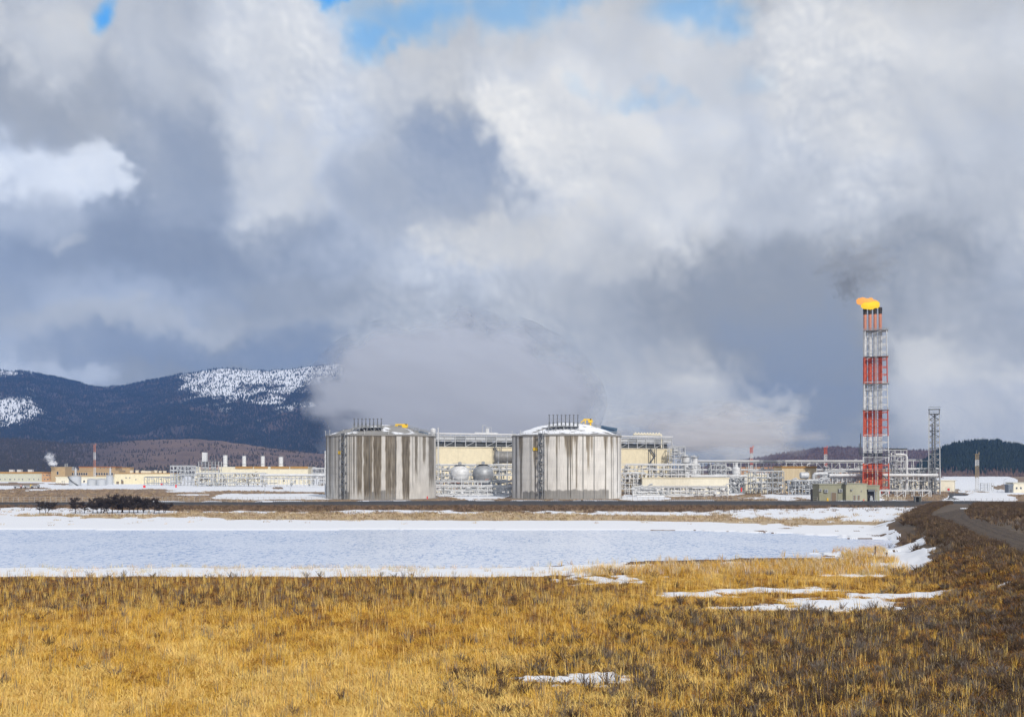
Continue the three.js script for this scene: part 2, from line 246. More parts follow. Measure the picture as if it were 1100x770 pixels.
{ // one sheet, finer where it is near, split into bare ground and lying snow along the edges of the snow
  const ds = []; for (let py = 815; py > 523; py -= 0.6) ds.push(fullD(py)); for (let d = 880; d < 7600; d *= 1.045) ds.push(d);
  const nc = 640, nr = ds.length, S = 0.64, pos = new Float32Array(nc * nr * 3), col = new Float32Array(nc * nr * 3), sn = new Float32Array(nc * nr);
  for (let r = 0; r < nr; r++) for (let c = 0; c < nc; c++) {
    const d = ds[r], x = (c / (nc - 1) * 2 - 1) * S * d, i = r * nc + c, s = d < 4000 ? snowAt(x, d) : -1;
    sn[i] = s; pos.set([x, heightAt(x, d) + (s > 0 ? 0.12 * smooth(0, 0.4, s) + 0.04 + (d > 478 && d < 488 ? 0.7 * smooth(0, 0.3, s) : 0) : 0), -d], i * 3); col.set(soilAt(x, d), i * 3);
  }
  const bare = [], lying = [];
  for (let r = 0; r < nr - 1; r++) for (let c = 0; c < nc - 1; c++) {
    const a = r * nc + c, b = a + 1, e = a + nc, f = e + 1;
    for (const t of [[a, b, e], [b, f, e]]) (sn[t[0]] + sn[t[1]] + sn[t[2]] > 0 ? lying : bare).push(...t);
  }
  const whole = new THREE.BufferGeometry(); whole.setAttribute('position', new THREE.BufferAttribute(pos, 3)); whole.setIndex([...bare.length ? [] : []]);
  const make = (idx, name, m, colours) => {
    const map = new Map(), p = [], q = [], out = new Uint32Array(idx.length);
    idx.forEach((v, k) => { let t = map.get(v); if (t === undefined) { t = map.size; map.set(v, t); p.push(pos[v * 3], pos[v * 3 + 1], pos[v * 3 + 2]); q.push(col[v * 3], col[v * 3 + 1], col[v * 3 + 2]); } out[k] = t; });
    const g = new THREE.BufferGeometry(); g.setAttribute('position', new THREE.Float32BufferAttribute(p, 3)); if (colours) g.setAttribute('color', new THREE.Float32BufferAttribute(q, 3));
    g.setIndex(new THREE.BufferAttribute(out, 1)); g.computeVertexNormals(); return structure(mesh(name, g, m));
  };
  make(bare, 'ground', new THREE.MeshStandardMaterial({ vertexColors: true, roughness: 0.95 }), true);
  make(lying, 'snow', M([0.78, 0.8, 0.84], 0.8), false);
}
{ // the land round about and behind the camera, a little lower
  const g = new THREE.PlaneGeometry(15600, 15600, 8, 8).rotateX(-Math.PI / 2).translate(0, -1.3, 0);
  structure(mesh('land', g, M([0.16, 0.1, 0.045], 0.95)));
}
{ // lake water with wind ripples
  const slushSheen = tex(1024, 1024, (u, v) => {            // thin ice with sky reflection painted into its pale tone; darker specks imitate ripples
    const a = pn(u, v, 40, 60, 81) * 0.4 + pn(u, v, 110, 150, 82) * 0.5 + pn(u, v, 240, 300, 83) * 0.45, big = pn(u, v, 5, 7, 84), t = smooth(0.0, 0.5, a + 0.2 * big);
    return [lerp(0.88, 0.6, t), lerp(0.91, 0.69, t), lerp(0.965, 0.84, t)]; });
  const ripple = tex(512, 512, (u, v) => { const s = 0.5 + 0.25 * pn(u, v, 24, 24, 85) + 0.2 * pn(u, v, 60, 60, 86); return [s, s, s]; }, false);
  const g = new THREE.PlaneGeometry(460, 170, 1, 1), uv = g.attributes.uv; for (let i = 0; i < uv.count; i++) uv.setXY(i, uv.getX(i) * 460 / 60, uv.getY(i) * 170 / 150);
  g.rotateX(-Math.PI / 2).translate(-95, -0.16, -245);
  const m = new THREE.MeshPhysicalMaterial({ color: rgb(1, 1, 1), map: slushSheen, roughness: 0.25, ior: 1.33, bumpMap: ripple, bumpScale: 0.04 });
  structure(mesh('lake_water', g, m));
}
// roads: a strip of quads that follows the land
function strip(name, m, pts, width, lift, steps = 80) {
  const curve = new THREE.CatmullRomCurve3(pts.map(([x, d]) => V3(x, 0, -d))), p = [], uv = [], idx = [], na = 7;
  for (let i = 0; i <= steps; i++) {
    const c = curve.getPointAt(i / steps), t = curve.getTangentAt(i / steps), nx = -t.z, nz = t.x, w = typeof width === 'function' ? width(-c.z) : width;
    for (let k = 0; k < na; k++) { const s = (k / (na - 1) - 0.5) * w, x = c.x + nx * s, z = c.z + nz * s; p.push(x, heightAt(x, -z) + lift + 0.05 * (1 - Math.pow(2 * k / (na - 1) - 1, 2)), z); uv.push(k / (na - 1), i * curve.getLength() / steps / 10); }
    if (i) for (let k = 0; k < na - 1; k++) { const a = (i - 1) * na + k, b = i * na + k; idx.push(a, a + 1, b, a + 1, b + 1, b); }
  }
  const g = new THREE.BufferGeometry(); g.setAttribute('position', new THREE.Float32BufferAttribute(p, 3)); g.setAttribute('uv', new THREE.Float32BufferAttribute(uv, 2)); g.setIndex(idx); g.computeVertexNormals();
  return structure(mesh(name, g, m));
}
const asphalt = M([0.06, 0.064, 0.072], 0.8, 0, roughTex);
strip('road', asphalt, [[-330, 473], [-150, 473], [0, 473], [150, 473], [330, 472]], 9, 0.05, 160);
strip('branch_road', asphalt, [[176, 478], [205, 500], [236, 545], [262, 600], [300, 690]], 11, 0.08, 60);
const tyreTracks = tex(256, 512, (u, v) => { const w = 0.02 * pn(v, u, 6, 2, 3), t = Math.max(...[0.22, 0.4, 0.62, 0.8].map((c) => smooth(0.05, 0.02, Math.abs(u - c - w)))); const s = 0.8 + 0.16 * pn(u, v, 16, 24, 91) + 0.14 * pn(u, v, 60, 90, 92) + 0.12 * pn(u, v, 5, 9, 94) - 0.16 * t * clamp(0.5 + 0.9 * pn(u, v, 4, 20, 93)); return [s, s * 0.97, s * 0.93]; });
strip('dirt_road', M([0.135, 0.102, 0.074], 0.95, 0, tyreTracks, { bumpMap: tyreTracks, bumpScale: 0.25 }), [[62, 85], [77, 130], [91, 177], [101, 215], [113, 255], [130, 300], [158, 350], [196, 410]], (d) => 13 + 2 * noise2(d / 9, 2, 4) + noise2(d / 3, 5, 6), 0.07, 200);

// ---------------------------------------------------------------- hills
function hill(name, ridge, dFoot, dTop, colour, rough, seed, opts = {}) {
  const nx = opts.nx ?? 260, nz = 70, p = [], col = [], idx = [], a = ridge[0][0], b = ridge[ridge.length - 1][0];
  const surf = (px, t) => {                            // t 0 at the foot, 1 on the ridge, above 1 down the back
    const wob = 0.07 * fbm(px / 45, t * 3, 3, seed), d = lerp(dFoot, dTop, t), top = Y(polyline(ridge, px), dTop), x = X(px, dTop) * lerp(dFoot / dTop, 1, t);
    const f = t <= 1 ? Math.pow(clamp(t + wob * t * (1 - t) * 4), opts.pow ?? 1.25) : 1 - (t - 1) * 1.2;
    const n = fbm(x / rough, d / rough * 0.7, 5, seed + 1), gully = 1 - Math.abs(fbm(x / rough / 0.8 + t, t * 1.5, 3, seed + 5));
    return [x, -3 + top * f * (1 + (opts.amp ?? 0.1) * (n + 0.6 * gully - 0.5) * Math.sin(Math.PI * clamp(t, 0, 1))) + (opts.bump ?? 0) * fbm(x / rough * 9, d / rough * 9, 3, seed + 8) * clamp(t * 4), -d];
  };
  for (let j = 0; j <= nz; j++) for (let i = 0; i <= nx; i++) { const px = lerp(a, b, i / nx), t = j / nz * 1.35, q = surf(px, t); p.push(...q); col.push(...colour(px, t, q)); if (i && j) { const e = j * (nx + 1) + i; idx.push(e - nx - 2, e - nx - 1, e - 1, e - nx - 1, e, e - 1); } }
  const g = new THREE.BufferGeometry(); g.setAttribute('position', new THREE.Float32BufferAttribute(p, 3)); g.setAttribute('color', new THREE.Float32BufferAttribute(col, 3)); g.setIndex(idx); g.computeVertexNormals();
  structure(mesh(name, g, new THREE.MeshStandardMaterial({ vertexColors: true, roughness: 1 })));
  return surf;
}
const snowC = [0.8, 0.83, 0.88], bareWood = [0.1, 0.072, 0.066], firC = [0.022, 0.03, 0.028];
// where snow lies on the mountain: picture column and height share, broken up by noise
function mountainSnow(px, t, x, d) {
  const n = fbm(x / 260, d / 260, 4, 101), m = fbm(x / 60, d / 90, 3, 103);
  const a = Math.min(smooth(160, 235, px), 1) * smooth(0.52, 0.86, t + 0.2 * n - 0.05 * smooth(235, 160, px)), b = smooth(62, 20, px) * smooth(0.4, 0.5, t + 0.05 * n) * smooth(0.72, 0.62, t + 0.05 * n), c = smooth(60, 10, px) * smooth(0.88, 0.96, t + 0.04 * n), e = smooth(270, 320, px) * smooth(0.5, 0.56, t) * smooth(0.64, 0.58, t) * 0.6;
  return Math.max(a, b, c * 0.85, e) + 0.7 * m + 0.45 * n;
}
const ridgeA = [[-120, 404], [-40, 399], [0, 397], [30, 398], [50, 402], [70, 406], [95, 413], [110, 415.5], [130, 413.5], [160, 408], [200, 400], [230, 395], [255, 395], [290, 397.5], [330, 393], [372, 388], [384, 391], [396, 408], [406, 450], [414, 498]];
const mountain = hill('mountain', ridgeA, 3500, 6300, (px, t, q) => { const s = mountainSnow(px, t, q[0], -q[2]); const n = fbm(q[0] / 300, q[2] / 300, 4, 105); return mix3(mix3(bareWood, [0.05, 0.045, 0.045], clamp(0.5 + 1.4 * n)), snowC, smooth(0.36, 0.78, s)); }, 900, 111, { nx: 420, amp: 0.16, bump: 10 });
const ridgeB = [[-120, 474], [-40, 470], [20, 470], [70, 475], [110, 474], [160, 470.5], [200, 469.5], [230, 471], [265, 476], [310, 482], [360, 487], [430, 490], [520, 496], [560, 500]];
const foothill = hill('foothill', ridgeB, 1900, 3000, (px, t, q) => { const n = fbm(q[0] / 120, q[2] / 120, 4, 121); return mix3(mix3([0.07, 0.055, 0.06], [0.19, 0.13, 0.1], smooth(80, 180, px + 50 * n)), [0.1, 0.07, 0.065], clamp(0.4 + 1.1 * n)); }, 400, 123, { nx: 260, amp: 0.12, bump: 3 });
const ridgeC = [[690, 503], [750, 500], [790, 494], [820, 489], [850, 483.5], [880, 479.5], [900, 478.5], [940, 480], [975, 482], [1010, 482], [1060, 489], [1130, 497], [1180, 501]];
const brownHill = hill('brown_hill', ridgeC, 2500, 3400, (px, t, q) => { const n = fbm(q[0] / 110, q[2] / 110, 4, 131); return mix3(mix3([0.16, 0.095, 0.075], [0.09, 0.065, 0.06], clamp(0.5 + n)), snowC, smooth(0.55, 0.8, n + 0.25 * smooth(960, 1000, px) - 0.4 * t)); }, 300, 133, { nx: 200, bump: 3 });
const ridgeD = [[985, 501], [1004, 487], [1015, 480], [1030, 476], [1050, 474], [1070, 474], [1085, 477], [1100, 479], [1140, 485], [1200, 497], [1230, 503]];
const woodedHill = hill('wooded_hill', ridgeD, 1750, 2150, (px, t, q) => { const n = fbm(q[0] / 60, q[2] / 60, 4, 141); return mix3(mix3([0.13, 0.09, 0.07], [0.06, 0.05, 0.04], smooth(0.15, 0.4, t + 0.2 * n)), snowC, smooth(0.62, 0.75, n)); }, 160, 143, { nx: 160, bump: 2 });

function conifer(seed) {                              // a small spruce: uneven tiers on a stem
  const r = rng(seed), parts = [new THREE.CylinderGeometry(0.02, 0.03, 0.3, 4).translate(0, 0.12, 0)];
  for (let k = 0; k < 4; k++) { const g = new THREE.ConeGeometry(0.2 * (1 - k * 0.2) * (0.85 + 0.3 * r()), 0.36, 6, 1, true), p = g.attributes.position; for (let i = 0; i < p.count; i++) p.setXYZ(i, p.getX(i) * (0.75 + 0.5 * r()), p.getY(i) + 0.05 * (r() - 0.5), p.getZ(i) * (0.75 + 0.5 * r())); parts.push(g.translate(0.02 * (r() - 0.5), 0.26 + k * 0.2, 0)); }
  return mergeGeometries(parts);
}
function scatter(name, g, m, list, label, category) { // list of [x, y, z, scale across, scale up, turn, colour, lean]
  const o = new THREE.InstancedMesh(g, m, list.length), q = new THREE.Quaternion(), mt = new THREE.Matrix4(), e = new THREE.Euler();
  list.forEach(([x, y, z, sx, sy, turn, c, lean = 0], i) => { e.set(lean * Math.cos(turn * 7), turn, lean * Math.sin(turn * 5)); mt.compose(V3(x, y, z), q.setFromEuler(e), V3(sx, sy, sx)); o.setMatrixAt(i, mt); o.setColorAt(i, rgb(...c)); });
  o.name = numbered(name); o.castShadow = o.receiveShadow = true; stuff(o, label, category); scene.add(o); return o;
}
{
  const leafMat = M([1, 1, 1], 0.95), r = rng(5), shapes = [conifer(1), conifer(2)];
  const grow = (surf, n, px0, px1, keep, size, colour) => { const out = []; for (let i = 0; i < n; i++) { const px = lerp(px0, px1, r()), t = r() * 1.02, q = surf(px, t), k = keep(px, t, q); if (r() > k) continue; const s = size * (0.6 + 0.7 * r()); out.push([q[0], q[1] - 0.06 * s, q[2], s * (1 + 0.4 * r()), s, r() * 6.28, colour(px, t, q)]); } return out; };
  const fir = () => { const k = 0.7 + 0.6 * r(); return [0.028 * k, 0.034 * k, 0.034 * k]; };
  scatter('mountain_forest', shapes[0], leafMat, grow(mountain, 130000, -60, 412, (px, t, q) => { const s = mountainSnow(px, t, q[0], -q[2]); return s > 0.42 ? lerp(0.5, 0.14, smooth(0.42, 1.0, s)) : clamp(0.55 + fbm(q[0] / 200, q[2] / 200, 3, 151)); }, 11.5, fir), 'dark spruce forest covering the snowy mountain side', 'forest');
  scatter('foothill_forest', shapes[1], leafMat, grow(foothill, 42000, -60, 560, (px, t, q) => { const n = fbm(q[0] / 120, q[2] / 120, 3, 153); return clamp(0.75 * smooth(110, 40, px + 30 * n) + 0.9 * smooth(0.3, 0.12, t + 0.08 * n) * smooth(120, 200, px) + 0.08 + 0.4 * n); }, 6.5, () => { const k = 0.7 + 0.6 * r(); return [0.055 * k, 0.05 * k, 0.046 * k]; }), 'scattered dark spruces on the brown foothill below the mountain', 'forest');
  scatter('hill_forest', shapes[0], leafMat, grow(woodedHill, 15000, 985, 1180, (px, t, q) => clamp(smooth(0.12, 0.4, t + 0.15 * fbm(q[0] / 60, q[2] / 60, 3, 155) - 0.1 * smooth(1030, 1000, px))), 10, () => { const k = 0.7 + 0.6 * r(); return [0.022 * k, 0.034 * k, 0.024 * k]; }), 'dense dark green spruce wood on the rounded hill', 'forest');
  scatter('bare_wood', shapes[1], leafMat, grow(brownHill, 14000, 760, 1120, (px, t, q) => 0.7, 6.5, () => { const k = 0.7 + 0.6 * r(); return [0.12 * k, 0.075 * k, 0.06 * k]; }).concat(grow(woodedHill, 3500, 990, 1170, (px, t) => smooth(0.4, 0.1, t), 7, () => { const k = 0.7 + 0.6 * r(); return [0.15 * k, 0.1 * k, 0.08 * k]; })), 'leafless brown wood on the low hills', 'forest');
}

// ---------------------------------------------------------------- air and low cloud
scene.fog = new THREE.FogExp2(rgb(0.15, 0.39, 1.0), HAZE);
// a body of cloud: a lumpy closed shell whose vapour thins out towards its ends
function cloudBody(name, cx, cy, d, rx, ry, rz, albedo, thin, seed, parent, opts = {}) {
  const g = new THREE.SphereGeometry(1, 96, 64), p = g.attributes.position, col = new Float32Array(p.count * 4), k = opts.lump ?? 0.25, f = opts.freq ?? 2.2;
  for (let i = 0; i < p.count; i++) {
    const x = p.getX(i), y = p.getY(i), z = p.getZ(i);
    const n = fbm(x * f + z * 0.7 + seed, y * f - z * 0.6, 4, seed) * 0.7 + 0.5 * (0.5 - Math.abs(fbm(x * f * 1.7 - z + 3, y * f * 1.7 + z * 0.5, 4, seed + 2))), s = 1 + k * n;
    p.setXYZ(i, x * s * rx, y * s * ry, z * s * rz);
    const e = Math.hypot(x, y * 1.05) + thin.ragged * fbm(x * 3 + seed, y * 3 * (opts.tall ?? 1), 5, seed + 4);
    const a = thin.most * smooth(thin.edge ?? 0.98, thin.core ?? 0.35, e); col.set([1, 1, 1, clamp(a)], i * 4);
  }
  g.setAttribute('color', new THREE.BufferAttribute(col, 4)); g.computeVertexNormals();
  const m = new THREE.MeshStandardMaterial({ color: rgb(...albedo), roughness: 1, vertexColors: true, transparent: true });
  const o = mesh(name, g, m, parent); if (!parent) o.position.set(cx, cy, -d); else o.position.set(cx, cy, d); return o;
}
{
  const c = cloudBody('low_cloud', X(486, 3300), Y(434, 3300), 3300, 490, 310, 120, [0.41, 0.44, 0.5], { most: 1, ragged: 0.36, core: 0.68, edge: 1.04 }, 171, null, { lump: 0.05 });
  const b2 = cloudBody('low_cloud', X(765, 2450), Y(466, 2450), 2450, 290, 82, 60, [0.5, 0.505, 0.53], { most: 0.8, ragged: 0.55, core: 0.05, edge: 1.0 }, 173, null, { lump: 0.05 });
  stuff(b2, 'pale steam bank hanging low behind the process plant', 'cloud');
  stuff(c, 'grey low cloud swallowing the right end of the mountain', 'cloud');
}
// ---------------------------------------------------------------- the two storage tanks
const ang = (px, cx, half) => Math.asin(clamp((px - cx) / half, -0.999, 0.999));
// streaks: [from px, to px, strength, brownness, how far down 0..1]; stains run down from the rim of the wall
function concreteWall(cx, half, streaks, base, wet, seed) {
  const bands = streaks.map(([a, b, k, br, down]) => [0.5 + ang(a, cx, half) / (2 * Math.PI), 0.5 + ang(b, cx, half) / (2 * Math.PI), k, br, down]);
  return tex(2048, 512, (u, v) => {
    const top = 1 - v, fine = pn(u, v, 900, 6, seed), mid = pn(u, v, 260, 3, seed + 1), blot = pn(u, v, 40, 6, seed + 2), grain = pn(u, v, 700, 180, seed + 3);
    let s = base + 0.05 * fine + 0.06 * mid + 0.05 * blot + 0.05 * grain, brown = 0.05, dark = 0.16 * smooth(0.15, 0.6, mid + 0.5 * fine);
    for (const [a, b, k, br, down] of bands) {
      const w = b - a, c = (a + b) / 2 + 0.06 * w * pn(u, v, 60, 9, seed + 5), reach = down + 0.12 * fine + 0.08 * pn(u, v, 400, 2, seed + 6), e = Math.abs(u - c) / (w / 2 * (1.12 - 0.16 * top / Math.max(down, 0.2)));
      if (e > 1.3) continue;
      const t = k * smooth(1.12, 0.78, e + 0.15 * fine) * smooth(reach + 0.12, reach - 0.12, top) * (0.78 + 0.3 * mid + 0.3 * fine + 0.2 * grain);
      if (t > dark) dark = t; brown = Math.max(brown, br * t);
    }
    // damp foot of the wall, with an uneven outline
    for (const [a, b, h] of wet) { const t = smooth(h + 0.012, h - 0.012, v + 0.02 * pn(u, v, 90, 4, seed + 8) + 0.012 * fine + 0.1 * h * smooth(0.85, 1, Math.abs((u - (a + b) / 2) / ((b - a) / 2)))) * (u > a && u < b ? 1 : 0); dark = Math.max(dark, 0.5 * t); s -= 0.03 * t; }
    s *= 1 - 0.62 * clamp(dark); const hue = clamp(brown);
    return [s * (1 + 0.04 * hue), s * (0.992 - 0.06 * hue), s * (0.975 - 0.22 * hue)];
  });
}
function ringGeometry(r, y0, y1, H) {                 // one concrete lift with chamfered edges, so that joints are recessed
  const prof = [[r - 0.1, y0], [r, y0 + 0.1], [r, y1 - 0.1], [r - 0.1, y1]], n = 96, p = [], uv = [], idx = [];
  for (let i = 0; i <= n; i++) { const a = (i / n - 0.5) * 2 * Math.PI; prof.forEach(([q, y], k) => { p.push(q * Math.sin(a), y, q * Math.cos(a)); uv.push(i / n, y / H); if (i && k) { const e = i * 4 + k; idx.push(e - 5, e - 1, e - 4, e - 4, e - 1, e); } }); }
  const g = new THREE.BufferGeometry(); g.setAttribute('position', new THREE.Float32BufferAttribute(p, 3)); g.setAttribute('uv', new THREE.Float32BufferAttribute(uv, 2)); g.setIndex(idx); g.computeVertexNormals(); return g;
}
function storageTank(label, cx, texture, o) {
  const D = 583, R = 31, H = 35, t = thing('storage_tank', label, 'storage tank', [X(cx, D), -0.4, -D], 0, 'concrete storage tanks');
  const wallM = new THREE.MeshStandardMaterial({ map: texture, color: rgb(0.95, 0.95, 0.95), roughness: 0.9 }), lifts = 10, m = D / FOCAL;
  for (let k = 0; k < lifts; k++) mesh('wall_ring', ringGeometry(R, k * H / lifts, (k + 1) * H / lifts, H), wallM, t);
  mesh('rim', [new THREE.CylinderGeometry(R + 0.35, R + 0.35, 0.7, 96, 1, true).translate(0, H + 0.1, 0), new THREE.RingGeometry(R - 2, R + 0.35, 96).rotateX(-Math.PI / 2).translate(0, H + 0.45, 0)], concreteGrey, t);
  mesh('foundation', drum(0, -0.3, 0.5, 0, R + 1.6, R + 1.6, 64), concreteGrey, t);
  // shallow dome roof, snow lying on its upper part
  const dome = (r0, r1, lift) => { const pts = []; for (let i = 0; i <= 20; i++) { const r = lerp(r0, r1, i / 20); pts.push(new THREE.Vector2(Math.max(r, 0.01), H + 0.3 + o.rise * (1 - (r / (R - 1)) ** 2) + lift)); } return new THREE.LatheGeometry(pts, 72); };
  const roof = mesh('dome_roof', dome(R - 1, 0, 0), concreteGrey, t);
  { const g = new THREE.SphereGeometry(1, 96, 48, 0, 2 * Math.PI, 0, Math.PI / 2), p = g.attributes.position, keep = [], idx = g.index.array;
    for (let i = 0; i < p.count; i++) { const r = Math.hypot(p.getX(i), p.getZ(i)) * (R - 1.5); p.setXYZ(i, p.getX(i) * (R - 1.5), H + 0.55 + o.rise * (1 - (r / (R - 1)) ** 2) + 0.15 * noise2(p.getX(i) * 4, p.getZ(i) * 4, 3), p.getZ(i) * (R - 1.5)); }
    for (let i = 0; i < idx.length; i += 3) { const x = p.getX(idx[i]), z = p.getZ(idx[i]); if (fbm(x / 7, z / 7, 3, o.seed) > o.bare) keep.push(idx[i], idx[i + 1], idx[i + 2]); }
    g.setIndex(keep); g.computeVertexNormals(); mesh('roof_snow', g, snowMat, roof); }
  const lx = (px) => (px - cx) * m, roofY = (x, z) => H + 0.3 + o.rise * (1 - (Math.hypot(x, z) / (R - 1)) ** 2);
  // railing round the rim
  const rail = []; for (let k = 0; k < 72; k++) { const a = k / 72 * 2 * Math.PI; rail.push(bar([(R - 0.2) * Math.sin(a), H + 0.4, (R - 0.2) * Math.cos(a)], [(R - 0.2) * Math.sin(a), H + 1.6, (R - 0.2) * Math.cos(a)], 0.05, 4)); }
  for (const y of [1, 1.6]) rail.push(new THREE.TorusGeometry(R - 0.2, 0.045, 4, 96).rotateX(Math.PI / 2).translate(0, H + y, 0));
  mesh('railing', rail, galv, t);
  // stair tower up the wall: an open frame with landings and flights
  { const a = ang(o.stair, cx, 58.5), sx = (R + 1.5) * Math.sin(a), sz = (R + 1.5) * Math.cos(a), st = new THREE.Group(); st.name = 'stair_tower'; st.position.set(sx, 0, sz); st.rotation.y = a; t.add(st);
    for (const [x, z] of [[-1.3, -1], [1.3, -1], [-1.3, 1], [1.3, 1]]) mesh('post', bar([x, 0, z], [x, H + 2.5, z], 0.13, 4), galv, st);
    const n = 7; for (let k = 0; k < n; k++) { const y = (k + 1) * H / n; mesh('landing', [box(-1.4, 1.4, y - 0.15, y, -1.1, 1.1), box(-1.4, 1.4, y, y + 1.1, 1.05, 1.1)], darkSteel, st);
      mesh('stair_flight', bar([k % 2 ? 1.1 : -1.1, y - H / n, 0.4], [k % 2 ? -1.1 : 1.1, y, 0.4], 0.28, 4), darkSteel, st); if (k < n - 1) mesh('brace', bar([-1.3, y, 1], [1.3, y + H / n, 1], 0.06, 4), galv, st); } }
  // yellow sign high on the wall
  { const a = ang(o.sign[0], cx, 58.5), y = Y(o.sign[1], D - R), s = mesh('sign_board', new THREE.BoxGeometry(3, 1.7, 0.15), yellow, t); s.position.set((R + 0.25) * Math.sin(a), y, (R + 0.25) * Math.cos(a)); s.rotation.y = a; }
  // pump platform on the dome with its row of vent masts
  { const x0 = lx(o.mast[0]), x1 = lx(o.mast[1]), z0 = 18, z1 = 25, deck = roofY((x0 + x1) / 2, 21) + 1.2, pf = new THREE.Group(); pf.name = 'pump_platform'; t.add(pf);
    mesh('deck', box(x0 - 0.8, x1 + 0.6, deck - 0.3, deck, z0, z1), galv, pf);
    for (let k = 0; k < 5; k++) for (const z of [z0 + 0.3, z1 - 0.3]) { const x = lerp(x0 - 0.5, x1 + 0.3, k / 4); mesh('support', bar([x, roofY(x, z) - 0.8, z], [x, deck, z], 0.14, 4), galv, pf); }
    const rl = []; for (let k = 0; k <= 12; k++) { const x = lerp(x0 - 0.8, x1 + 0.6, k / 12); rl.push(bar([x, deck, z1], [x, deck + 1.2, z1], 0.05, 4)); } for (const y of [0.6, 1.2]) rl.push(bar([x0 - 0.8, deck + y, z1], [x1 + 0.6, deck + y, z1], 0.05, 4)); mesh('railing', rl, galv, pf);
    for (let k = 0; k < 8; k++) { const x = lerp(x0, x1, k / 7), z = 22; mesh('vent_mast', [bar([x, deck, z], [x, Y(444.5 + o.dy, D - 22), z], 0.2, 5), bar([x - 0.5, Y(444.5 + o.dy, D - 22), z], [x + 0.5, Y(444.5 + o.dy, D - 22), z], 0.2, 4), drum(x, deck, deck + 2.2, z, 0.4, 0.4, 8), bar([x - 0.3, Y(448 + o.dy, D - 22), z], [x + 0.3, Y(448 + o.dy, D - 22), z], 0.16, 4)], darkSteel, pf); }
    mesh('mast_rail', [bar([x0, Y(449 + o.dy, D - 22), 22], [x1, Y(449 + o.dy, D - 22), 22], 0.06, 4), bar([x0, Y(452 + o.dy, D - 22), 22], [x1, Y(452 + o.dy, D - 22), 22], 0.06, 4)], galv, pf);
    for (let k = 0; k < 7; k++) mesh('brace', bar([lerp(x0, x1, k / 7), deck - (k % 2 ? 2.5 : 0), z1 - 0.4], [lerp(x0, x1, (k + 1) / 7), deck - (k % 2 ? 0 : 2.5), z1 - 0.4], 0.08, 4), galv, pf); }
  // yellow hoist
  { const [a, b, ya, yb] = o.hoist, x0 = lx(a), x1 = lx(b), z = 6, y0 = Y(yb, D - z), y1 = Y(ya, D - z), h = new THREE.Group(); h.name = 'hoist'; t.add(h);
    mesh('jib', [box(x0, x1, y1 - 0.7, y1, z - 0.4, z + 0.4), bar([x0 - 1.5, y0 + 0.3, z], [x0 + 1, y1 - 0.3, z], 0.3, 4)], yellow, h); mesh('hoist_post', bar([x1 - 0.8, roofY(x1, z) - 0.5, z], [x1 - 0.8, y1, z], 0.4, 4), yellow, h); mesh('hoist_post', bar([x0 + 1, roofY(x0, z) - 0.5, z], [x0 + 1, y1, z], 0.3, 4), yellow, h); mesh('cab', box(lerp(x0, x1, 0.55), x1 + 0.3, y1 - 2.2, y1 - 0.7, z - 1, z + 1), yellow, h); }
  // low blue-grey shelter and pipework towards the other rim
  { const [a, b, ya, yb] = o.shed, x0 = lx(a), x1 = lx(b), z = 8, y0 = roofY(lx(a), z) - 0.5, sh = new THREE.Group(); sh.name = 'roof_shelter'; t.add(sh);
    mesh('shelter_roof', [bar([x0, Y(ya + 2.5, D - z), z], [x1, Y(yb - 0.5, D - z), z], 1.5, 4), bar([x0 + 1, Y(ya + 2, D - z) + 0.6, z + 2], [x1 - 1, Y(yb - 0.8, D - z) + 0.6, z + 2], 0.4, 4)], blueRoof, sh); for (const [x, k] of [[x0 + 0.6, 0], [(x0 + x1) / 2, .5], [x1 - 0.8, 1]]) mesh('support', bar([x, H, z + 1], [x, lerp(Y(ya + 1, D - z), Y(yb - 1.5, D - z), k), z + 1], 0.2, 4), galv, sh);
    const r = rng(o.seed), pc = []; for (let k = 0; k < 26; k++) { const x = lx(lerp(o.mast[1], b, r())), zz = lerp(-4, 14, r()), y = roofY(x, zz); pc.push(r() < 0.5 ? bar([x, y - 0.3, zz], [x, y + 1 + 1.6 * r(), zz], 0.12 + 0.2 * r(), 5) : bar([x, y + 0.6, zz], [x + 3 + 3 * r(), y + 0.5, zz], 0.1 + 0.1 * r(), 5)); } stuff(mesh('roof_piping', pc, galv, t)); }
  // thin downpipes and conduits on the wall
  for (const px of o.pipes) { const a = ang(px, cx, 58.5); mesh('conduit', bar([(R + 0.15) * Math.sin(a), 0.5, (R + 0.15) * Math.cos(a)], [(R + 0.15) * Math.sin(a), H, (R + 0.15) * Math.cos(a)], 0.09, 5), darkSteel, t); }
  for (let k = 0; k < 5; k++) { const a = (k - 2.2) * 0.42 - 0.5; mesh('rim_lamp', [bar([(R + 0.2) * Math.sin(a), H, (R + 0.2) * Math.cos(a)], [(R + 0.2) * Math.sin(a), H + 3, (R + 0.2) * Math.cos(a)], 0.07, 4), new THREE.BoxGeometry(0.5, 0.3, 0.4).translate((R + 0.2) * Math.sin(a), H + 3, (R + 0.2) * Math.cos(a))], white, t); }
  return t;
}
const s1 = (x) => 345 + x / 7.7, s2 = (x) => 540 + x / 7.333;
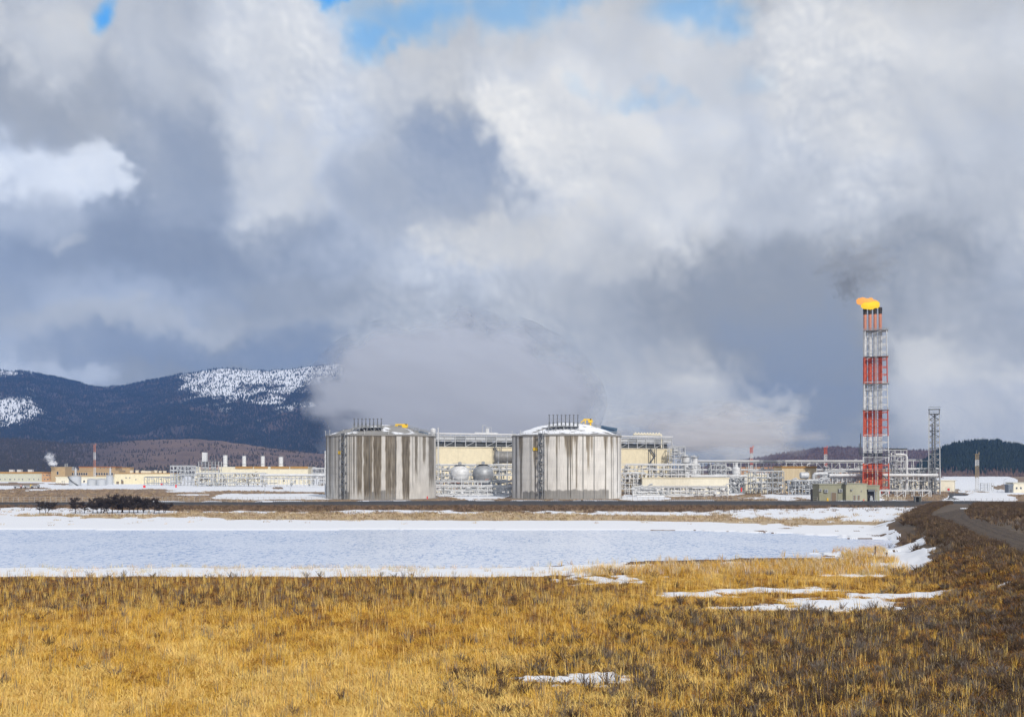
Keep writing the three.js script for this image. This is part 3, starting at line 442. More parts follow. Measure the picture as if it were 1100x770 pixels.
const tankOneStreaks = [[50, 78, .8, .3, 1], [100, 128, .7, .4, .95], [160, 182, .6, .3, .9], [190, 212, .5, .2, 1], [226, 248, .85, .8, .95], [292, 304, .6, .3, 1], [328, 342, .75, .5, .9], [352, 362, .6, .3, .8], [362, 402, .85, .9, .9], [414, 484, .92, .95, .93], [492, 554, .95, .95, .95], [586, 634, .92, .9, .95], [634, 670, .9, .8, .9], [712, 768, 1, .8, 1], [806, 826, .85, .6, .6], [862, 884, .8, .7, .4], [905, 940, .8, .5, .75], [640, 646, 1, .2, 1], [130, 140, .5, .2, .9], [308, 318, .5, .3, .9], [786, 794, .4, .2, .8], [840, 846, .4, .2, .7]].map(([a, b, ...k]) => [s1(a), s1(b), ...k]);
const tankTwoStreaks = [[92, 106, .8, .2, 1], [118, 150, .8, .95, .3], [128, 144, .85, .4, 1], [228, 262, .75, 1, .4], [238, 250, .7, .4, .9], [258, 268, .6, .2, 1], [322, 350, .6, .9, .15], [330, 338, .7, .1, 1], [398, 412, .8, .9, .3], [402, 410, .9, .2, 1], [418, 428, .5, .8, .2], [464, 530, .85, 1, .16], [478, 520, .85, 1, .32], [484, 494, 1, .3, .98], [505, 513, 1, .3, .98], [518, 528, .5, .5, .7], [534, 566, .8, 1, .12], [548, 562, .75, .6, .8], [600, 606, .7, .2, .9], [628, 660, .85, 1, .2], [636, 656, .6, 1, .5], [664, 682, .6, 1, .3], [688, 694, .9, .1, 1], [770, 804, .7, 1, .18], [780, 790, .85, .5, 1], [826, 846, .75, 1, .2], [830, 838, .8, .3, 1], [876, 892, .6, .9, .15], [886, 894, .8, .2, 1], [914, 922, .6, .3, 1], [60, 76, .5, .2, 1], [212, 218, .5, .1, 1]].map(([a, b, ...k]) => [s2(a), s2(b), ...k]);
const wu = (px, cx) => 0.5 + ang(px, cx, 58.5) / (2 * Math.PI);
storageTank('round concrete storage tank heavily streaked with brown damp stains', 409.5, concreteWall(409.5, 58.5, tankOneStreaks, 0.82, [[wu(399, 409.5), wu(431, 409.5), 0.15], [wu(374, 409.5), wu(383, 409.5), 0.14]], 201), { stair: 379.6, sign: [373.5, 484.5], mast: [387, 415], hoist: [426, 439, 454, 459], shed: [441, 461, 461, 467], seed: 7, rise: 6.4, bare: 0.2, dy: 4, pipes: [364.5, 431, 405] });
storageTank('pale round concrete storage tank with snow on its dome', 608.5, concreteWall(608.5, 59.5, tankTwoStreaks, 0.89, [[wu(561, 608.5), wu(581, 608.5), 0.13], [wu(577, 608.5), wu(650, 608.5), 0.158]], 221), { stair: 581.2, sign: [574.2, 480.7], mast: [588.5, 618], hoist: [626, 635, 448.5, 453], shed: [644, 661, 456, 462], seed: 11, rise: 7.4, bare: -0.28, dy: 0, pipes: [569, 622.5, 634, 655] });

// ---------------------------------------------------------------- flare stack: four banded risers in a lattice, three of them burning
function bands(f, y0, y1, stops, parent, name) {      // stops: [[y, material] ...] upwards from y0
  let a = y0; for (const [y, m] of stops) { mesh(name, f(a, Math.min(y, y1)), m, parent); a = y; }
}
{
  const d = 640, t = thing('flare_stack', 'tall red and white banded flare stack with burning tips', 'flare stack', [X(940, d), 0, -d], -Math.atan(X(940, 1)));
  const yy = (py) => Y(py, d), m = d / FOCAL, stops = [[yy(497), red], [yy(468), white], [yy(440), red], [yy(411.5), white], [yy(383.5), red], [yy(355), white]];
  const halfW = (y) => lerp(13.2, 10.8, y / yy(355)) * m;
  [-10.3, -5.2, 0, 5.2].forEach((px, k) => {
    const x = px * m, z = 0, riser = new THREE.Group(); riser.name = 'riser'; t.add(riser);
    bands((a, b) => drum(x, a, b, z, 1.2, 1.2, 14), 0, yy(355), stops, riser, 'band'); mesh('band', drum(x, yy(355), yy(337), z, 1.0, 1.0, 14), paleRed, riser);
    mesh('burner_tip', [drum(x, yy(337), yy(330), z, 1.1, 1.15, 14), drum(x, yy(333), yy(332), z, 1.25, 1.25, 14)], black, riser);
  });
  // lattice: four legs, horizontals and diagonals, coloured band by band
  const levels = 22, top = yy(354), W = (y) => halfW(y), mats = (y) => (stops.find(([s]) => y < s) ?? [0, white])[1];
  for (const [sx, sz] of [[-1, 1], [1, 1], [1, -1], [-1, -1]]) for (let k = 0, a = 0; k < stops.length; k++) { const b = Math.min(stops[k][0], top); mesh('tower_leg', bar([sx * W(a) + 0.4, a, sz * W(a) * 0.8], [sx * W(b) + 0.4, b, sz * W(b) * 0.8], 0.34, 6), stops[k][1], t); a = b; }
  for (let k = 0; k < levels; k++) {
    const a = k / levels * top, b = (k + 1) / levels * top, wa = W(a), wb = W(b), mt = mats((a + b) / 2), c = [[-1, 1], [1, 1], [1, -1], [-1, -1]], g = [];
    for (let s = 0; s < 4; s++) { const [x0, z0] = c[s], [x1, z1] = c[(s + 1) % 4]; g.push(bar([x0 * wa + 0.4, a, z0 * wa * 0.8], [x1 * wb + 0.4, b, z1 * wb * 0.8], 0.1, 4), bar([x0 * wb + 0.4, b, z0 * wb * 0.8], [x1 * wb + 0.4, b, z1 * wb * 0.8], 0.15, 4)); }
    mesh('lattice_bay', g, mt, t);
  }
  for (const py of [355, 383, 412, 440, 486, 489, 505]) { const y = yy(py), w = W(y) + 0.5; mesh('platform', [box(-w, w + 0.8, y - 0.15, y, -w * 0.85, w * 0.85), bar([-w, y + 1.1, w * 0.85], [w + 0.8, y + 1.1, w * 0.85], 0.08, 4), bar([-w, y, w * 0.85], [-w, y + 1.1, w * 0.85], 0.08, 4), bar([w + 0.8, y, w * 0.85], [w + 0.8, y + 1.1, w * 0.85], 0.08, 4)], py > 480 && py < 490 ? darkSteel : galv, t); }
  { const x = -14.6 * m, g = [bar([x, yy(489), 3], [x, yy(465), 3], 0.28, 4), bar([x - 0.9, yy(489), 3], [x - 0.9, yy(476), 3], 0.2, 4)]; for (let k = 0; k < 9; k++) g.push(bar([x - 0.9, lerp(yy(489), yy(476), k / 8), 3], [x, lerp(yy(489), yy(476), k / 8), 3], 0.1, 4)); mesh('ladder', g, darkSteel, t); }
  mesh('ladder', [bar([1.2, 2, 8.2], [0.8, yy(360), 6.2], 0.16, 4), bar([0.4, 2, 8.2], [0, yy(360), 6.2], 0.16, 4)], galv, t);
  mesh('foundation', box(-9.5, 9.5, -0.3, 0.8, -9, 9), concreteGrey, t);
  // flames: glowing lobes blown to one side from three of the tips
  const flame = (name, lobes, color, res) => {
    const mc = new MarchingCubes(res, new THREE.MeshStandardMaterial(), false, false, 60000), f = mc.field, n = res, L = 14; mc.isolation = 0;
    for (let k = 0; k < n; k++) for (let j = 0; j < n; j++) for (let i = 0; i < n; i++) {
      const x = (i / n * 2 - 1) * L, y = (j / n * 2 - 1) * L, z = (k / n * 2 - 1) * L; let s = 0;
      for (const [a, b, c, r, st] of lobes) { const q = ((x - a) ** 2 / (st * st) + (y - b) ** 2 + (z - c) ** 2) / (r * r); s += Math.exp(-1.6 * q); }
      f[k * n * n + j * n + i] = s - 0.42 + 0.2 * noise2(x * 0.45 + z * 0.6, y * 0.7 - z * 0.5, 9) + 0.22 * noise2(x * 0.9 - z, y * 1.1 + z * 0.7, 10);
    }
    mc.update(); const g = new THREE.BufferGeometry(); g.setAttribute('position', new THREE.BufferAttribute(mc.positionArray.slice(0, mc.count * 3), 3)); g.setAttribute('normal', new THREE.BufferAttribute(mc.normalArray.slice(0, mc.count * 3), 3)); g.scale(L, L, L);
    return mesh(name, g, new THREE.MeshStandardMaterial({ color: rgb(0.1, 0.05, 0.01), emissive: rgb(...color), roughness: 1 }), fl);
  };
  const fl = thing('flame', 'bright orange and yellow flame blowing from the flare tips', 'flame', [X(934, d), yy(326), -d]);
  const M1 = m; flame('flame_core', [[4 * M1, -1.2 * M1, 0, 2.7, 1.3], [0, -1.2 * M1, 0, 2.7, 1.4], [-4 * M1, -1.4 * M1, 0, 2.6, 1.3], [7 * M1, -0.4 * M1, 0, 2.3, 1], [-6.5 * M1, 1 * M1, 0, 1.5, 1]], [1.0, 0.66, 0.03], 48);
  flame('flame_tongue', [[-9 * M1, 3.4 * M1, 0.4, 2.5, 1.2], [-10.8 * M1, 1.2 * M1, 0.2, 1.5, 1.3], [-5 * M1, 3.2 * M1, 0.6, 1.5, 1.5], [0.5 * M1, 3.8 * M1, 0.6, 2.0, 1.3], [-2 * M1, 1.8 * M1, 0.9, 1.4, 1.6], [6.5 * M1, 1.6 * M1, 0.3, 1.7, 1.2]], [1.0, 0.43, 0.11], 48);
  const fire = new THREE.PointLight(rgb(1, 0.55, 0.12), 200, 0, 2); fire.position.set(X(934, d), yy(326), -d + 7); fire.castShadow = true; scene.add(fire);
  // smoke drifting up and to the left, then thinning out to the right
  const sm = thing('flare_smoke', 'thin dark smoke drifting up from the flare tips', 'smoke', [X(930, d), yy(318), -d - 4]); sm.userData.kind = 'stuff';
  cloudBody('smoke', X(913, d) - X(930, d), yy(306) - yy(318), 0, 10, 12, 6, [0.07, 0.065, 0.065], { most: 0.22, ragged: 0.7, core: 0.0, edge: 0.95 }, 181, sm, { lump: 0.5 });
  cloudBody('smoke', X(928, d) - X(930, d), yy(281) - yy(318), -6, 30, 17, 10, [0.14, 0.13, 0.13], { most: 0.12, ragged: 0.8, core: 0.05, edge: 0.95 }, 185, sm, { lump: 0.4 });
}
// grey lattice tower beside the flare
{
  const d = 660, t = thing('lattice_tower', 'grey steel lattice tower with a wider top platform', 'tower', [X(1003.5, d), 0, -d], -Math.atan(X(1003.5, 1))), top = Y(444, d), w = 3, n = 14;
  for (const [sx, sz] of [[-1, 1], [1, 1], [1, -1], [-1, -1]]) mesh('tower_leg', bar([sx * w * 1.15, 0, sz * w * 1.15], [sx * w, top, sz * w], 0.26, 5), steel, t);
  for (let k = 0; k < n; k++) { const a = k / n * top, b = (k + 1) / n * top, c = [[-1, 1], [1, 1], [1, -1], [-1, -1]], g = []; for (let s = 0; s < 4; s++) { const [x0, z0] = c[s], [x1, z1] = c[(s + 1) % 4]; g.push(bar([x0 * w, a, z0 * w], [x1 * w, b, z1 * w], 0.12, 4), bar([x1 * w, a, z1 * w], [x0 * w, b, z0 * w], 0.12, 4), bar([x0 * w, b, z0 * w], [x1 * w, b, z1 * w], 0.14, 4)); } mesh('lattice_bay', g, k % 3 === 1 ? darkSteel : galv, t); }
  mesh('inner_riser', drum(0.3, 0, top, 0.2, 0.55, 0.55, 8), galv, t); mesh('inner_riser', drum(-1.2, 0, top - 6, -0.6, 0.4, 0.4, 8), darkSteel, t);
  for (const [py, k] of [[444, 3.4], [439, 3.6]]) { const y = Y(py, d); mesh('platform', [box(-k, k, y - 0.3, y, -k, k), bar([-k, y + 1.2, k], [k, y + 1.2, k], 0.1, 4)], darkSteel, t); }
  for (const [sx, sz] of [[-1, 1], [1, 1], [1, -1], [-1, -1]]) mesh('tower_leg', bar([sx * w, top, sz * w], [sx * w * 1.05, Y(439, d), sz * w * 1.05], 0.24, 5), darkSteel, t);
  mesh('ladder', [bar([-3.4, 1, 3.3], [-3.3, top, 3.2], 0.12, 4), bar([3.7, 1, 2.8], [3.4, top * 0.66, 2.8], 0.16, 4)], steel, t);
}
// slender banded masts
function mast(label, px, pyTop, d, w, scheme, base = 0) {
  const t = thing('banded_mast', label, 'mast', [X(px, d), base, -d], 0, 'banded radio masts'), H = Y(pyTop, d) - base, n = scheme.length;
  scheme.forEach((m, k) => {
    const a = k / n * H, b = (k + 1) / n * H, g = []; for (const [sx, sz] of [[-1, 0.6], [1, 0.6], [0, -1]]) g.push(bar([sx * w, a, sz * w], [sx * w, b, sz * w], 0.17, 5));
    for (let q = 0; q < 3; q++) { const y0 = lerp(a, b, q / 3), y1 = lerp(a, b, (q + 1) / 3); g.push(bar([-w, y0, 0.6 * w], [w, y1, 0.6 * w], 0.11, 4), bar([w, y0, 0.6 * w], [0, y1, -w], 0.11, 4), bar([0, y0, -w], [-w, y1, 0.6 * w], 0.11, 4), bar([-w, y1, 0.6 * w], [w, y1, 0.6 * w], 0.11, 4)); }
    mesh('mast_section', g, m, t);
  });
  mesh('aerial', bar([0, H, 0], [0, H + 3, 0], 0.08, 4), galv, t); mesh('top_platform', [box(-w - 0.4, w + 0.4, H - 0.2, H, -w, w), new THREE.BoxGeometry(0.5, 1.6, 0.3).translate(w + 0.3, H + 0.6, 0.4)], scheme[n - 1], t); mesh('footing', box(-w - 0.5, w + 0.5, -0.5, 0.4, -w - 0.5, w + 0.5), concreteGrey, t);
  return t;
}
mast('thin red and white mast standing among the far buildings', 102, 477, 1120, 1.0, [white, white, paleRed, white, paleRed]);
mast('red and white mast above the pipe bridge, beside the white bottle-shaped vessel', 807, 480, 820, 1.1, [steel, white, white, white, red, white, red]);
mast('red and white mast above the pipes behind the cream hall', 886.5, 480, 800, 1.1, [steel, white, white, red, white, red]);
mast('orange and white mast on the snow in front of the wooded hill', 1049, 487, 770, 1.3, [white, white, brass, brass, white, brass]);

// ---------------------------------------------------------------- buildings
function windowPart(t, x, y, z, w, h, frame = white) { const f = mesh('window', [box(x - w / 2 - 0.12, x + w / 2 + 0.12, y - 0.12, y, z, z + 0.1), box(x - w / 2 - 0.12, x + w / 2 + 0.12, y + h, y + h + 0.12, z, z + 0.1), box(x - w / 2 - 0.12, x - w / 2, y, y + h, z, z + 0.1), box(x + w / 2, x + w / 2 + 0.12, y, y + h, z, z + 0.1)], frame, t); mesh('pane', box(x - w / 2, x + w / 2, y, y + h, z + 0.01, z + 0.04), glassDark, f); }
function block(name, label, category, px0, px1, pyTop, d, deep, wall, roof, o = {}) {
  const t = thing(name, label, category, [X((px0 + px1) / 2, d), o.base ?? 0, -d], o.turn ?? 0, o.group), w = (px1 - px0) / FOCAL * d / 2, h = Y(pyTop, d) - (o.base ?? 0), r = rng(px0 * 7 + px1), wallG = box(-w, w, -0.5, h, -deep, 0), uv = wallG.attributes.uv;
  for (let i = 0; i < uv.count; i++) uv.setXY(i, uv.getX(i) * w / 12, uv.getY(i) * h / 20);
  mesh('wall', wallG, wall, t);
  const rh = o.roofH ?? 0.6, ov = o.over ?? 0.5;
  if (o.gable) { const s = new THREE.Shape([new THREE.Vector2(-w - ov, h), new THREE.Vector2(w + ov, h), new THREE.Vector2(0, h + o.gable)]); mesh('roof', new THREE.ExtrudeGeometry(s, { depth: deep + 2 * ov, bevelEnabled: false }).translate(0, 0.02, -deep - ov), roof, t); }
  else if (o.ridge) { const s = new THREE.Shape([new THREE.Vector2(ov, h), new THREE.Vector2(-deep - ov, h), new THREE.Vector2(-deep / 2, h + o.ridge)]); mesh('roof', new THREE.ExtrudeGeometry(s, { depth: 2 * w + 2 * ov, bevelEnabled: false }).rotateY(-Math.PI / 2).scale(1, 1, 1).rotateY(0).translate(w + ov, 0.02, 0).applyMatrix4(new THREE.Matrix4().makeScale(1, 1, 1)), roof, t); }
  else mesh('roof', box(-w - ov, w + ov, h, h + rh, -deep - ov, ov), roof, t);
  if (o.fascia) mesh('fascia', box(-w - 0.2, w + 0.2, h - o.fascia, h - 0.05, 0, 0.25), o.fasciaMat ?? roof, t);
  for (const [px, wd, hh] of o.vents ?? []) { const x = X(px, d) - X((px0 + px1) / 2, d), y = h + (o.ridge ? o.ridge * 0.6 : rh); mesh('roof_vent', [box(x - wd / 2, x + wd / 2, y - 0.4, y + hh, -deep * 0.6, -deep * 0.6 + wd), box(x - wd / 2 - 0.25, x + wd / 2 + 0.25, y + hh, y + hh + 0.3, -deep * 0.6 - 0.25, -deep * 0.6 + wd + 0.25)], o.ventMat ?? white, t); }
  for (const [px, y, ww, hh] of o.windows ?? []) windowPart(t, X(px, d) - X((px0 + px1) / 2, d), y, 0, ww, hh);
  for (const [px, ww, hh, m] of o.doors ?? []) { const x = X(px, d) - X((px0 + px1) / 2, d), dr = mesh('door', box(x - ww / 2, x + ww / 2, 0, hh, 0, 0.12), m ?? doorBrown, t); mesh('door_frame', [box(x - ww / 2 - 0.15, x - ww / 2, 0, hh + 0.15, 0, 0.2), box(x + ww / 2, x + ww / 2 + 0.15, 0, hh + 0.15, 0, 0.2), box(x - ww / 2, x + ww / 2, hh, hh + 0.15, 0, 0.2)], galv, dr); }
  for (const [px, y, ww, hh] of o.units ?? []) { const x = X(px, d) - X((px0 + px1) / 2, d), u = mesh('cooling_unit', box(x - ww / 2, x + ww / 2, y, y + hh, 0, 0.9), galv, t); mesh('fan_grille', new THREE.CylinderGeometry(hh * 0.36, hh * 0.36, 0.06, 14).rotateX(Math.PI / 2).translate(x, y + hh / 2, 0.93), darkSteel, u); }
  return { t, w, h, deep, lx: (px) => X(px, d) - X((px0 + px1) / 2, d) };
}
const spread = (a, b, n, ...rest) => Array.from({ length: n }, (_, k) => [lerp(a, b, k / Math.max(1, n - 1)), ...rest]);
// far left works
block('warehouse', 'long pale green warehouse with three roof vents', 'warehouse', -14, 46, 508, 1180, 26, paleGreen, ochreRoof, { roofH: 1.9, vents: [[7, 4.6, 2.4], [15.5, 4.6, 2.4], [27.5, 4.8, 2.4]], windows: [[0.5, 2, 1, 1.6], [5.5, 2, 1, 1.6], [11, 2, 2.4, 1.2], [16, 2, 1, 1.6], [20.5, 2, 1, 1.6], [24.3, 2, 1, 1.6], [31.5, 2, 1, 1.6], [36.5, 2, 1, 1.6], [41.5, 2, 1, 1.6]] });
block('annex', 'small orange annex between the pale green warehouse and the tan tower block', 'building', 45, 55.5, 507.5, 1165, 14, M([0.6, 0.36, 0.18], 0.8, 0, wear), rustRoof, { windows: [[47, 7, 1, 1], [50.5, 7, 2, 1], [53, 7, 1, 1], [48, 2.5, 1.6, 1], [51.5, 2.5, 2, 1]] });
block('tower_block', 'tan tower block with a dark window beside the steam plume', 'building', 55, 70, 501.2, 1150, 18, tan, M([0.4, 0.3, 0.18], 0.8), { windows: [[62, 8.5, 1.8, 3.4]], vents: [[66, 1.2, 3], [68, 1.0, 3.4]], ventMat: galv });
block('workshop', 'long tan workshop with a band of high windows', 'workshop', 70, 128, 505, 1190, 20, tan, M([0.42, 0.32, 0.2], 0.8), { windows: [...spread(73, 93, 9, 7.6, 1.9, 2.6), ...spread(104, 126, 9, 7.6, 1.9, 2.6)], vents: [[72, 1.4, 3.6], [74.5, 2.6, 3.8], [78, 1.2, 2]], ventMat: galv });
block('rusty_hall', 'tall hall with a rusty red roof behind the tan workshop', 'hall', 85, 124, 501.5, 1260, 20, M([0.5, 0.34, 0.18], 0.8, 0, wear), rustRoof, { roofH: 1.2, windows: spread(108, 120, 4, 15, 1.4, 1) });
block('stair_house', 'small tan rooftop block behind the cream hall', 'building', 131, 140, 502, 1260, 12, tan, ochreRoof, { roofH: 0.8, windows: [[134, 12, 1.2, 1]] });
block('low_shed', 'low cream shed in front of the tan tower block', 'shed', 60, 121, 512, 1090, 12, creamPale, M([0.75, 0.7, 0.5], 0.7), { windows: [[67, 1.2, 0.9, 0.9], [69, 1.2, 0.9, 0.9], [90.5, 1, 2, 1.6]] });
block('cream_hall', 'long cream hall with a row of roof vents behind red boxes', 'hall', 123, 187, 508.2, 1020, 24, M([0.9, 0.82, 0.58], 0.75, 0, wear), ochreRoof, { roofH: 0.7, vents: [[136.5, 2.8, 2.4], [142.5, 2.8, 2.6], [149, 2.2, 2.2], [155, 10, 1.9], [162.8, 2.6, 2.4], [167.6, 2.6, 2], [172.5, 2.8, 2]], ventMat: creamPale, windows: [[131, 3, 1.2, 1.6], [135.5, 6, 1.4, 0.8], [139.5, 5.8, 0.8, 1.2], [146, 4, 0.8, 1.2]], doors: [[126.5, 2.4, 2.6], [131.5, 2.2, 3.4]] });
// compressor hall with five exhaust stacks
{
  const b = block('compressor_hall', 'long cream compressor hall with rusty roof bays and tall exhaust stacks', 'hall', 209, 331, 501.2, 1010, 26, M([0.86, 0.8, 0.62], 0.75, 0, wear), creamPale, { roofH: 0.5 });
  for (const [a, c] of [[253, 272], [273, 288], [291, 311], [312, 331]]) mesh('rusty_panel', box(b.lx(a), b.lx(c), b.h - 1.3, b.h + 0.8, 0.55, 0.8), ochreRoof, b.t);
  for (const [px, py, r] of [[239.3, 488.3, 2.1], [259.8, 489, 1.9], [280, 489.2, 1.9], [299.6, 490, 2.2]]) { const s = mesh('exhaust_stack', drum(b.lx(px), b.h - 1, Y(py, 1000), -9, r, r, 20), white, b.t); mesh('stack_cap', drum(b.lx(px), Y(py, 1000), Y(py, 1000) + 0.5, -9, r + 0.2, r + 0.2, 20), galv, s); mesh('stack_band', drum(b.lx(px), b.h + 3, b.h + 3.4, -9, r + 0.12, r + 0.12, 20), galv, s); }
}
{ // boiler module under the white chimney
  const d = 960, t = thing('boiler_module', 'stacked steel boiler module under a bright white square chimney', 'boiler', [X(225, d), 0, -d]), k = d / FOCAL, r = rng(31);
  mesh('chimney', box(-9 * k, -4.2 * k, Y(497, d), Y(485.3, d), -7, -3), white, t);
  for (const [py, a, b] of [[508, -12, 11], [503.5, -11.5, 10.5], [499, -11, 9.5], [495, -10.5, 8.5]]) mesh('platform', [box(a * k, b * k, Y(py, d) - 0.3, Y(py, d), -10, 0.6), bar([a * k, Y(py, d) + 1.1, 0.6], [b * k, Y(py, d) + 1.1, 0.6], 0.09, 4)], galv, t);
  for (let i = 0; i < 7; i++) { const x = lerp(-11.5, 10, i / 6) * k; mesh('column', [bar([x, 0, 0], [x, Y(495, d), 0], 0.25, 4), bar([x, 0, -9], [x, Y(495, d), -9], 0.25, 4)], steel, t); }
  for (let i = 0; i < 5; i++) { const x = lerp(-9, 8, i / 4) * k; mesh('drum', new THREE.CylinderGeometry(1.4, 1.4, 5, 12).rotateZ(i % 2 ? Math.PI / 2 : 0).translate(x, Y(501.5, d), -3), i % 2 ? white : M([0.6, 0.42, 0.35], 0.7), t); }
  mesh('housing', box(-9 * k, 9 * k, Y(507.5, d), Y(504, d), -8, -1), creamPale, t);
}
// process hall between and behind the tanks, with air coolers on its roof
{
  const x0 = X(455, 700), x1 = X(722, 790), z0 = -700, z1 = -790, L = Math.hypot(x1 - x0, z1 - z0), t = thing('process_hall', 'huge cream process hall with a deck of air coolers on its roof', 'hall', [x0, 0, z0], Math.atan2(-(z1 - z0), x1 - x0)), H = 31, deep = 26;
  const wallG = (a, b) => { const g = box(a, b, -0.5, H, -deep, 0), uv = g.attributes.uv; for (let i = 0; i < uv.count; i++) uv.setXY(i, uv.getX(i) * (b - a) / 24, uv.getY(i) * 1.5); return g; };
  const n = 8; for (let k = 0; k < n; k++) mesh('wall_panel', wallG(k * L / n + 0.04, (k + 1) * L / n - 0.04), cream, t);
  mesh('eaves', box(-0.5, L + 0.5, H, H + 0.5, -deep - 0.5, 0.6), creamPale, t);
  mesh('cooler_gap_shade', box(1, L - 1, H + 0.5, H + 4, -deep + 2, -5), darkSteel, t);  // solid dark box stands in for the shade in the gap under the coolers
  const bays = 26; for (let k = 0; k <= bays; k++) { const x = k * L / bays; mesh('cooler_column', [bar([x, H + 0.5, -0.5], [x, H + 9.5, -0.5], 0.22, 4), bar([x, H + 0.5, -9], [x, H + 9.5, -9], 0.22, 4)], steel, t); if (k < bays) { mesh('cooler_bundle', box(x + 0.3, x + L / bays - 0.3, H + 5.2, H + 7.6, -11, -0.8), k % 3 ? steel : galv, t); mesh('fan_ring', drum(x + L / bays / 2, H + 4.1, H + 5.2, -4.5, 1.6, 2.8, 12), galv, t); if (k % 2 === 0) mesh('brace', bar([x, H + 0.6, -0.4], [x + L / bays, H + 4.4, -0.4], 0.12, 4), steel, t); } }
  for (const [y, r, m] of [[4.4, 0.24, steel], [7.8, 0.2, steel], [9.4, 0.55, white]]) mesh('girder', bar([-0.5, H + y, -0.3], [L + 0.5, H + y, -0.3], r, y > 9 ? 10 : 4), m, t);
  { const g = []; for (let k = 0; k <= 60; k++) g.push(bar([k * L / 60, H + 7.7, -0.1], [k * L / 60, H + 8.9, -0.1], 0.06, 4)); g.push(bar([0, H + 8.9, -0.1], [L, H + 8.9, -0.1], 0.07, 4), bar([0, H + 8.3, -0.1], [L, H + 8.3, -0.1], 0.06, 4)); mesh('walkway_railing', g, steel, t); }
  const stair = (x, w) => { const s = new THREE.Group(); s.name = 'outside_stair'; s.position.set(x, 0, 0); t.add(s); for (const q of [0, w]) mesh('post', [bar([q, 0, 2.6], [q, H + 1, 2.6], 0.16, 4), bar([q, 0, 0.4], [q, H + 1, 0.4], 0.16, 4)], darkSteel, s); const n = 6; for (let k = 0; k < n; k++) { const y = k * H / n; mesh('stair_flight', [bar([k % 2 ? w - 0.6 : 0.6, y, 1.6], [k % 2 ? 0.6 : w - 0.6, y + H / n, 1.6], 0.42, 4), bar([k % 2 ? w - 0.6 : 0.6, y + 1.1, 2.5], [k % 2 ? 0.6 : w - 0.6, y + 1.1 + H / n, 2.5], 0.09, 4)], darkSteel, s); mesh('landing', box(k % 2 ? 0 : w - 1.3, k % 2 ? 1.3 : w, y + H / n - 0.15, y + H / n, 0.3, 2.6), darkSteel, s); } };
  stair(L * 0.255, 5.4); stair(L * 0.893, 5.6);
  // small plant standing on the cooler deck
  { const g = new THREE.Group(); g.name = 'deck_unit'; g.position.set(L * 0.235, H + 9.5, -4); t.add(g); mesh('vessel', drum(1.6, 1, 4.2, 0, 1.5, 1.5, 14), white, g); mesh('frame', [bar([-2.6, 0, 1.5], [-2.6, 6.2, 1.5], 0.18, 4), bar([4, 0, 1.5], [4, 5, 1.5], 0.14, 4), bar([-2.6, 6.2, 1.5], [0, 6.2, 1.5], 0.18, 4), bar([-2.6, 1, 1.5], [5, 1, 1.5], 0.14, 4), bar([-0.5, 5, 1.5], [4, 5, 1.5], 0.12, 4)], steel, g); mesh('cross_pipe', bar([-9, 0.7, 1.6], [9, 0.7, 1.6], 0.5, 8), white, g); }
  mesh('header_pipe', [bar([L * 0.83, H + 11, -1], [L * 0.955, H + 11, -1], 0.7, 8), bar([L * 0.955, H + 11, -1], [L * 0.955, H + 1, -1], 0.6, 8)], creamPale, t);
  for (let k = 0; k < 9; k++) mesh('header_valve', new THREE.SphereGeometry(0.9, 8, 6).translate(L * (0.84 + k * 0.013), H + 11.8, -1), creamPale, t);
}

// ---------------------------------------------------------------- pipe racks and process frames
const pipeMats = [white, white, steel, galv, steel, white];
function fittings(t, x0, x1, y0, y1, z0, z1, n0, seed, mats = [white, galv, steel]) {  // valves, short runs and elbows too small to tell apart
  const r = rng(seed), lists = mats.map(() => []), n = Math.round(n0 * 1.6);
  for (let k = 0; k < n; k++) {
    const x = lerp(x0, x1, r()), y = lerp(y0, y1, r()), z = lerp(z0, z1, r()), q = r(), s = 0.12 + 0.28 * r(), out = lists[Math.floor(r() * mats.length)];
    if (q < 0.35) out.push(bar([x, y, z], [x, Math.min(y1, y + 1.5 + 4 * r()), z], s, 6)); else if (q < 0.65) out.push(bar([x, y, z], [Math.min(x1, x + 2 + 6 * r()), y, z], s, 6)); else if (q < 0.8) out.push(new THREE.BoxGeometry(0.6 + 1.4 * r(), 0.5 + 1.2 * r(), 0.8).translate(x, y, z)); else if (q < 0.92) out.push(new THREE.SphereGeometry(0.5 + 0.6 * r(), 8, 6).translate(x, y, z)); else out.push(bend([[x, y, z], [x, y + 1.6, z], [x + 1.2, y + 2.2, z], [x + 2.4, y + 2.2, z]], s, 6, 8));
  }
  lists.forEach((g, i) => { if (g.length) stuff(mesh('fittings', g, mats[i], t)); });
}
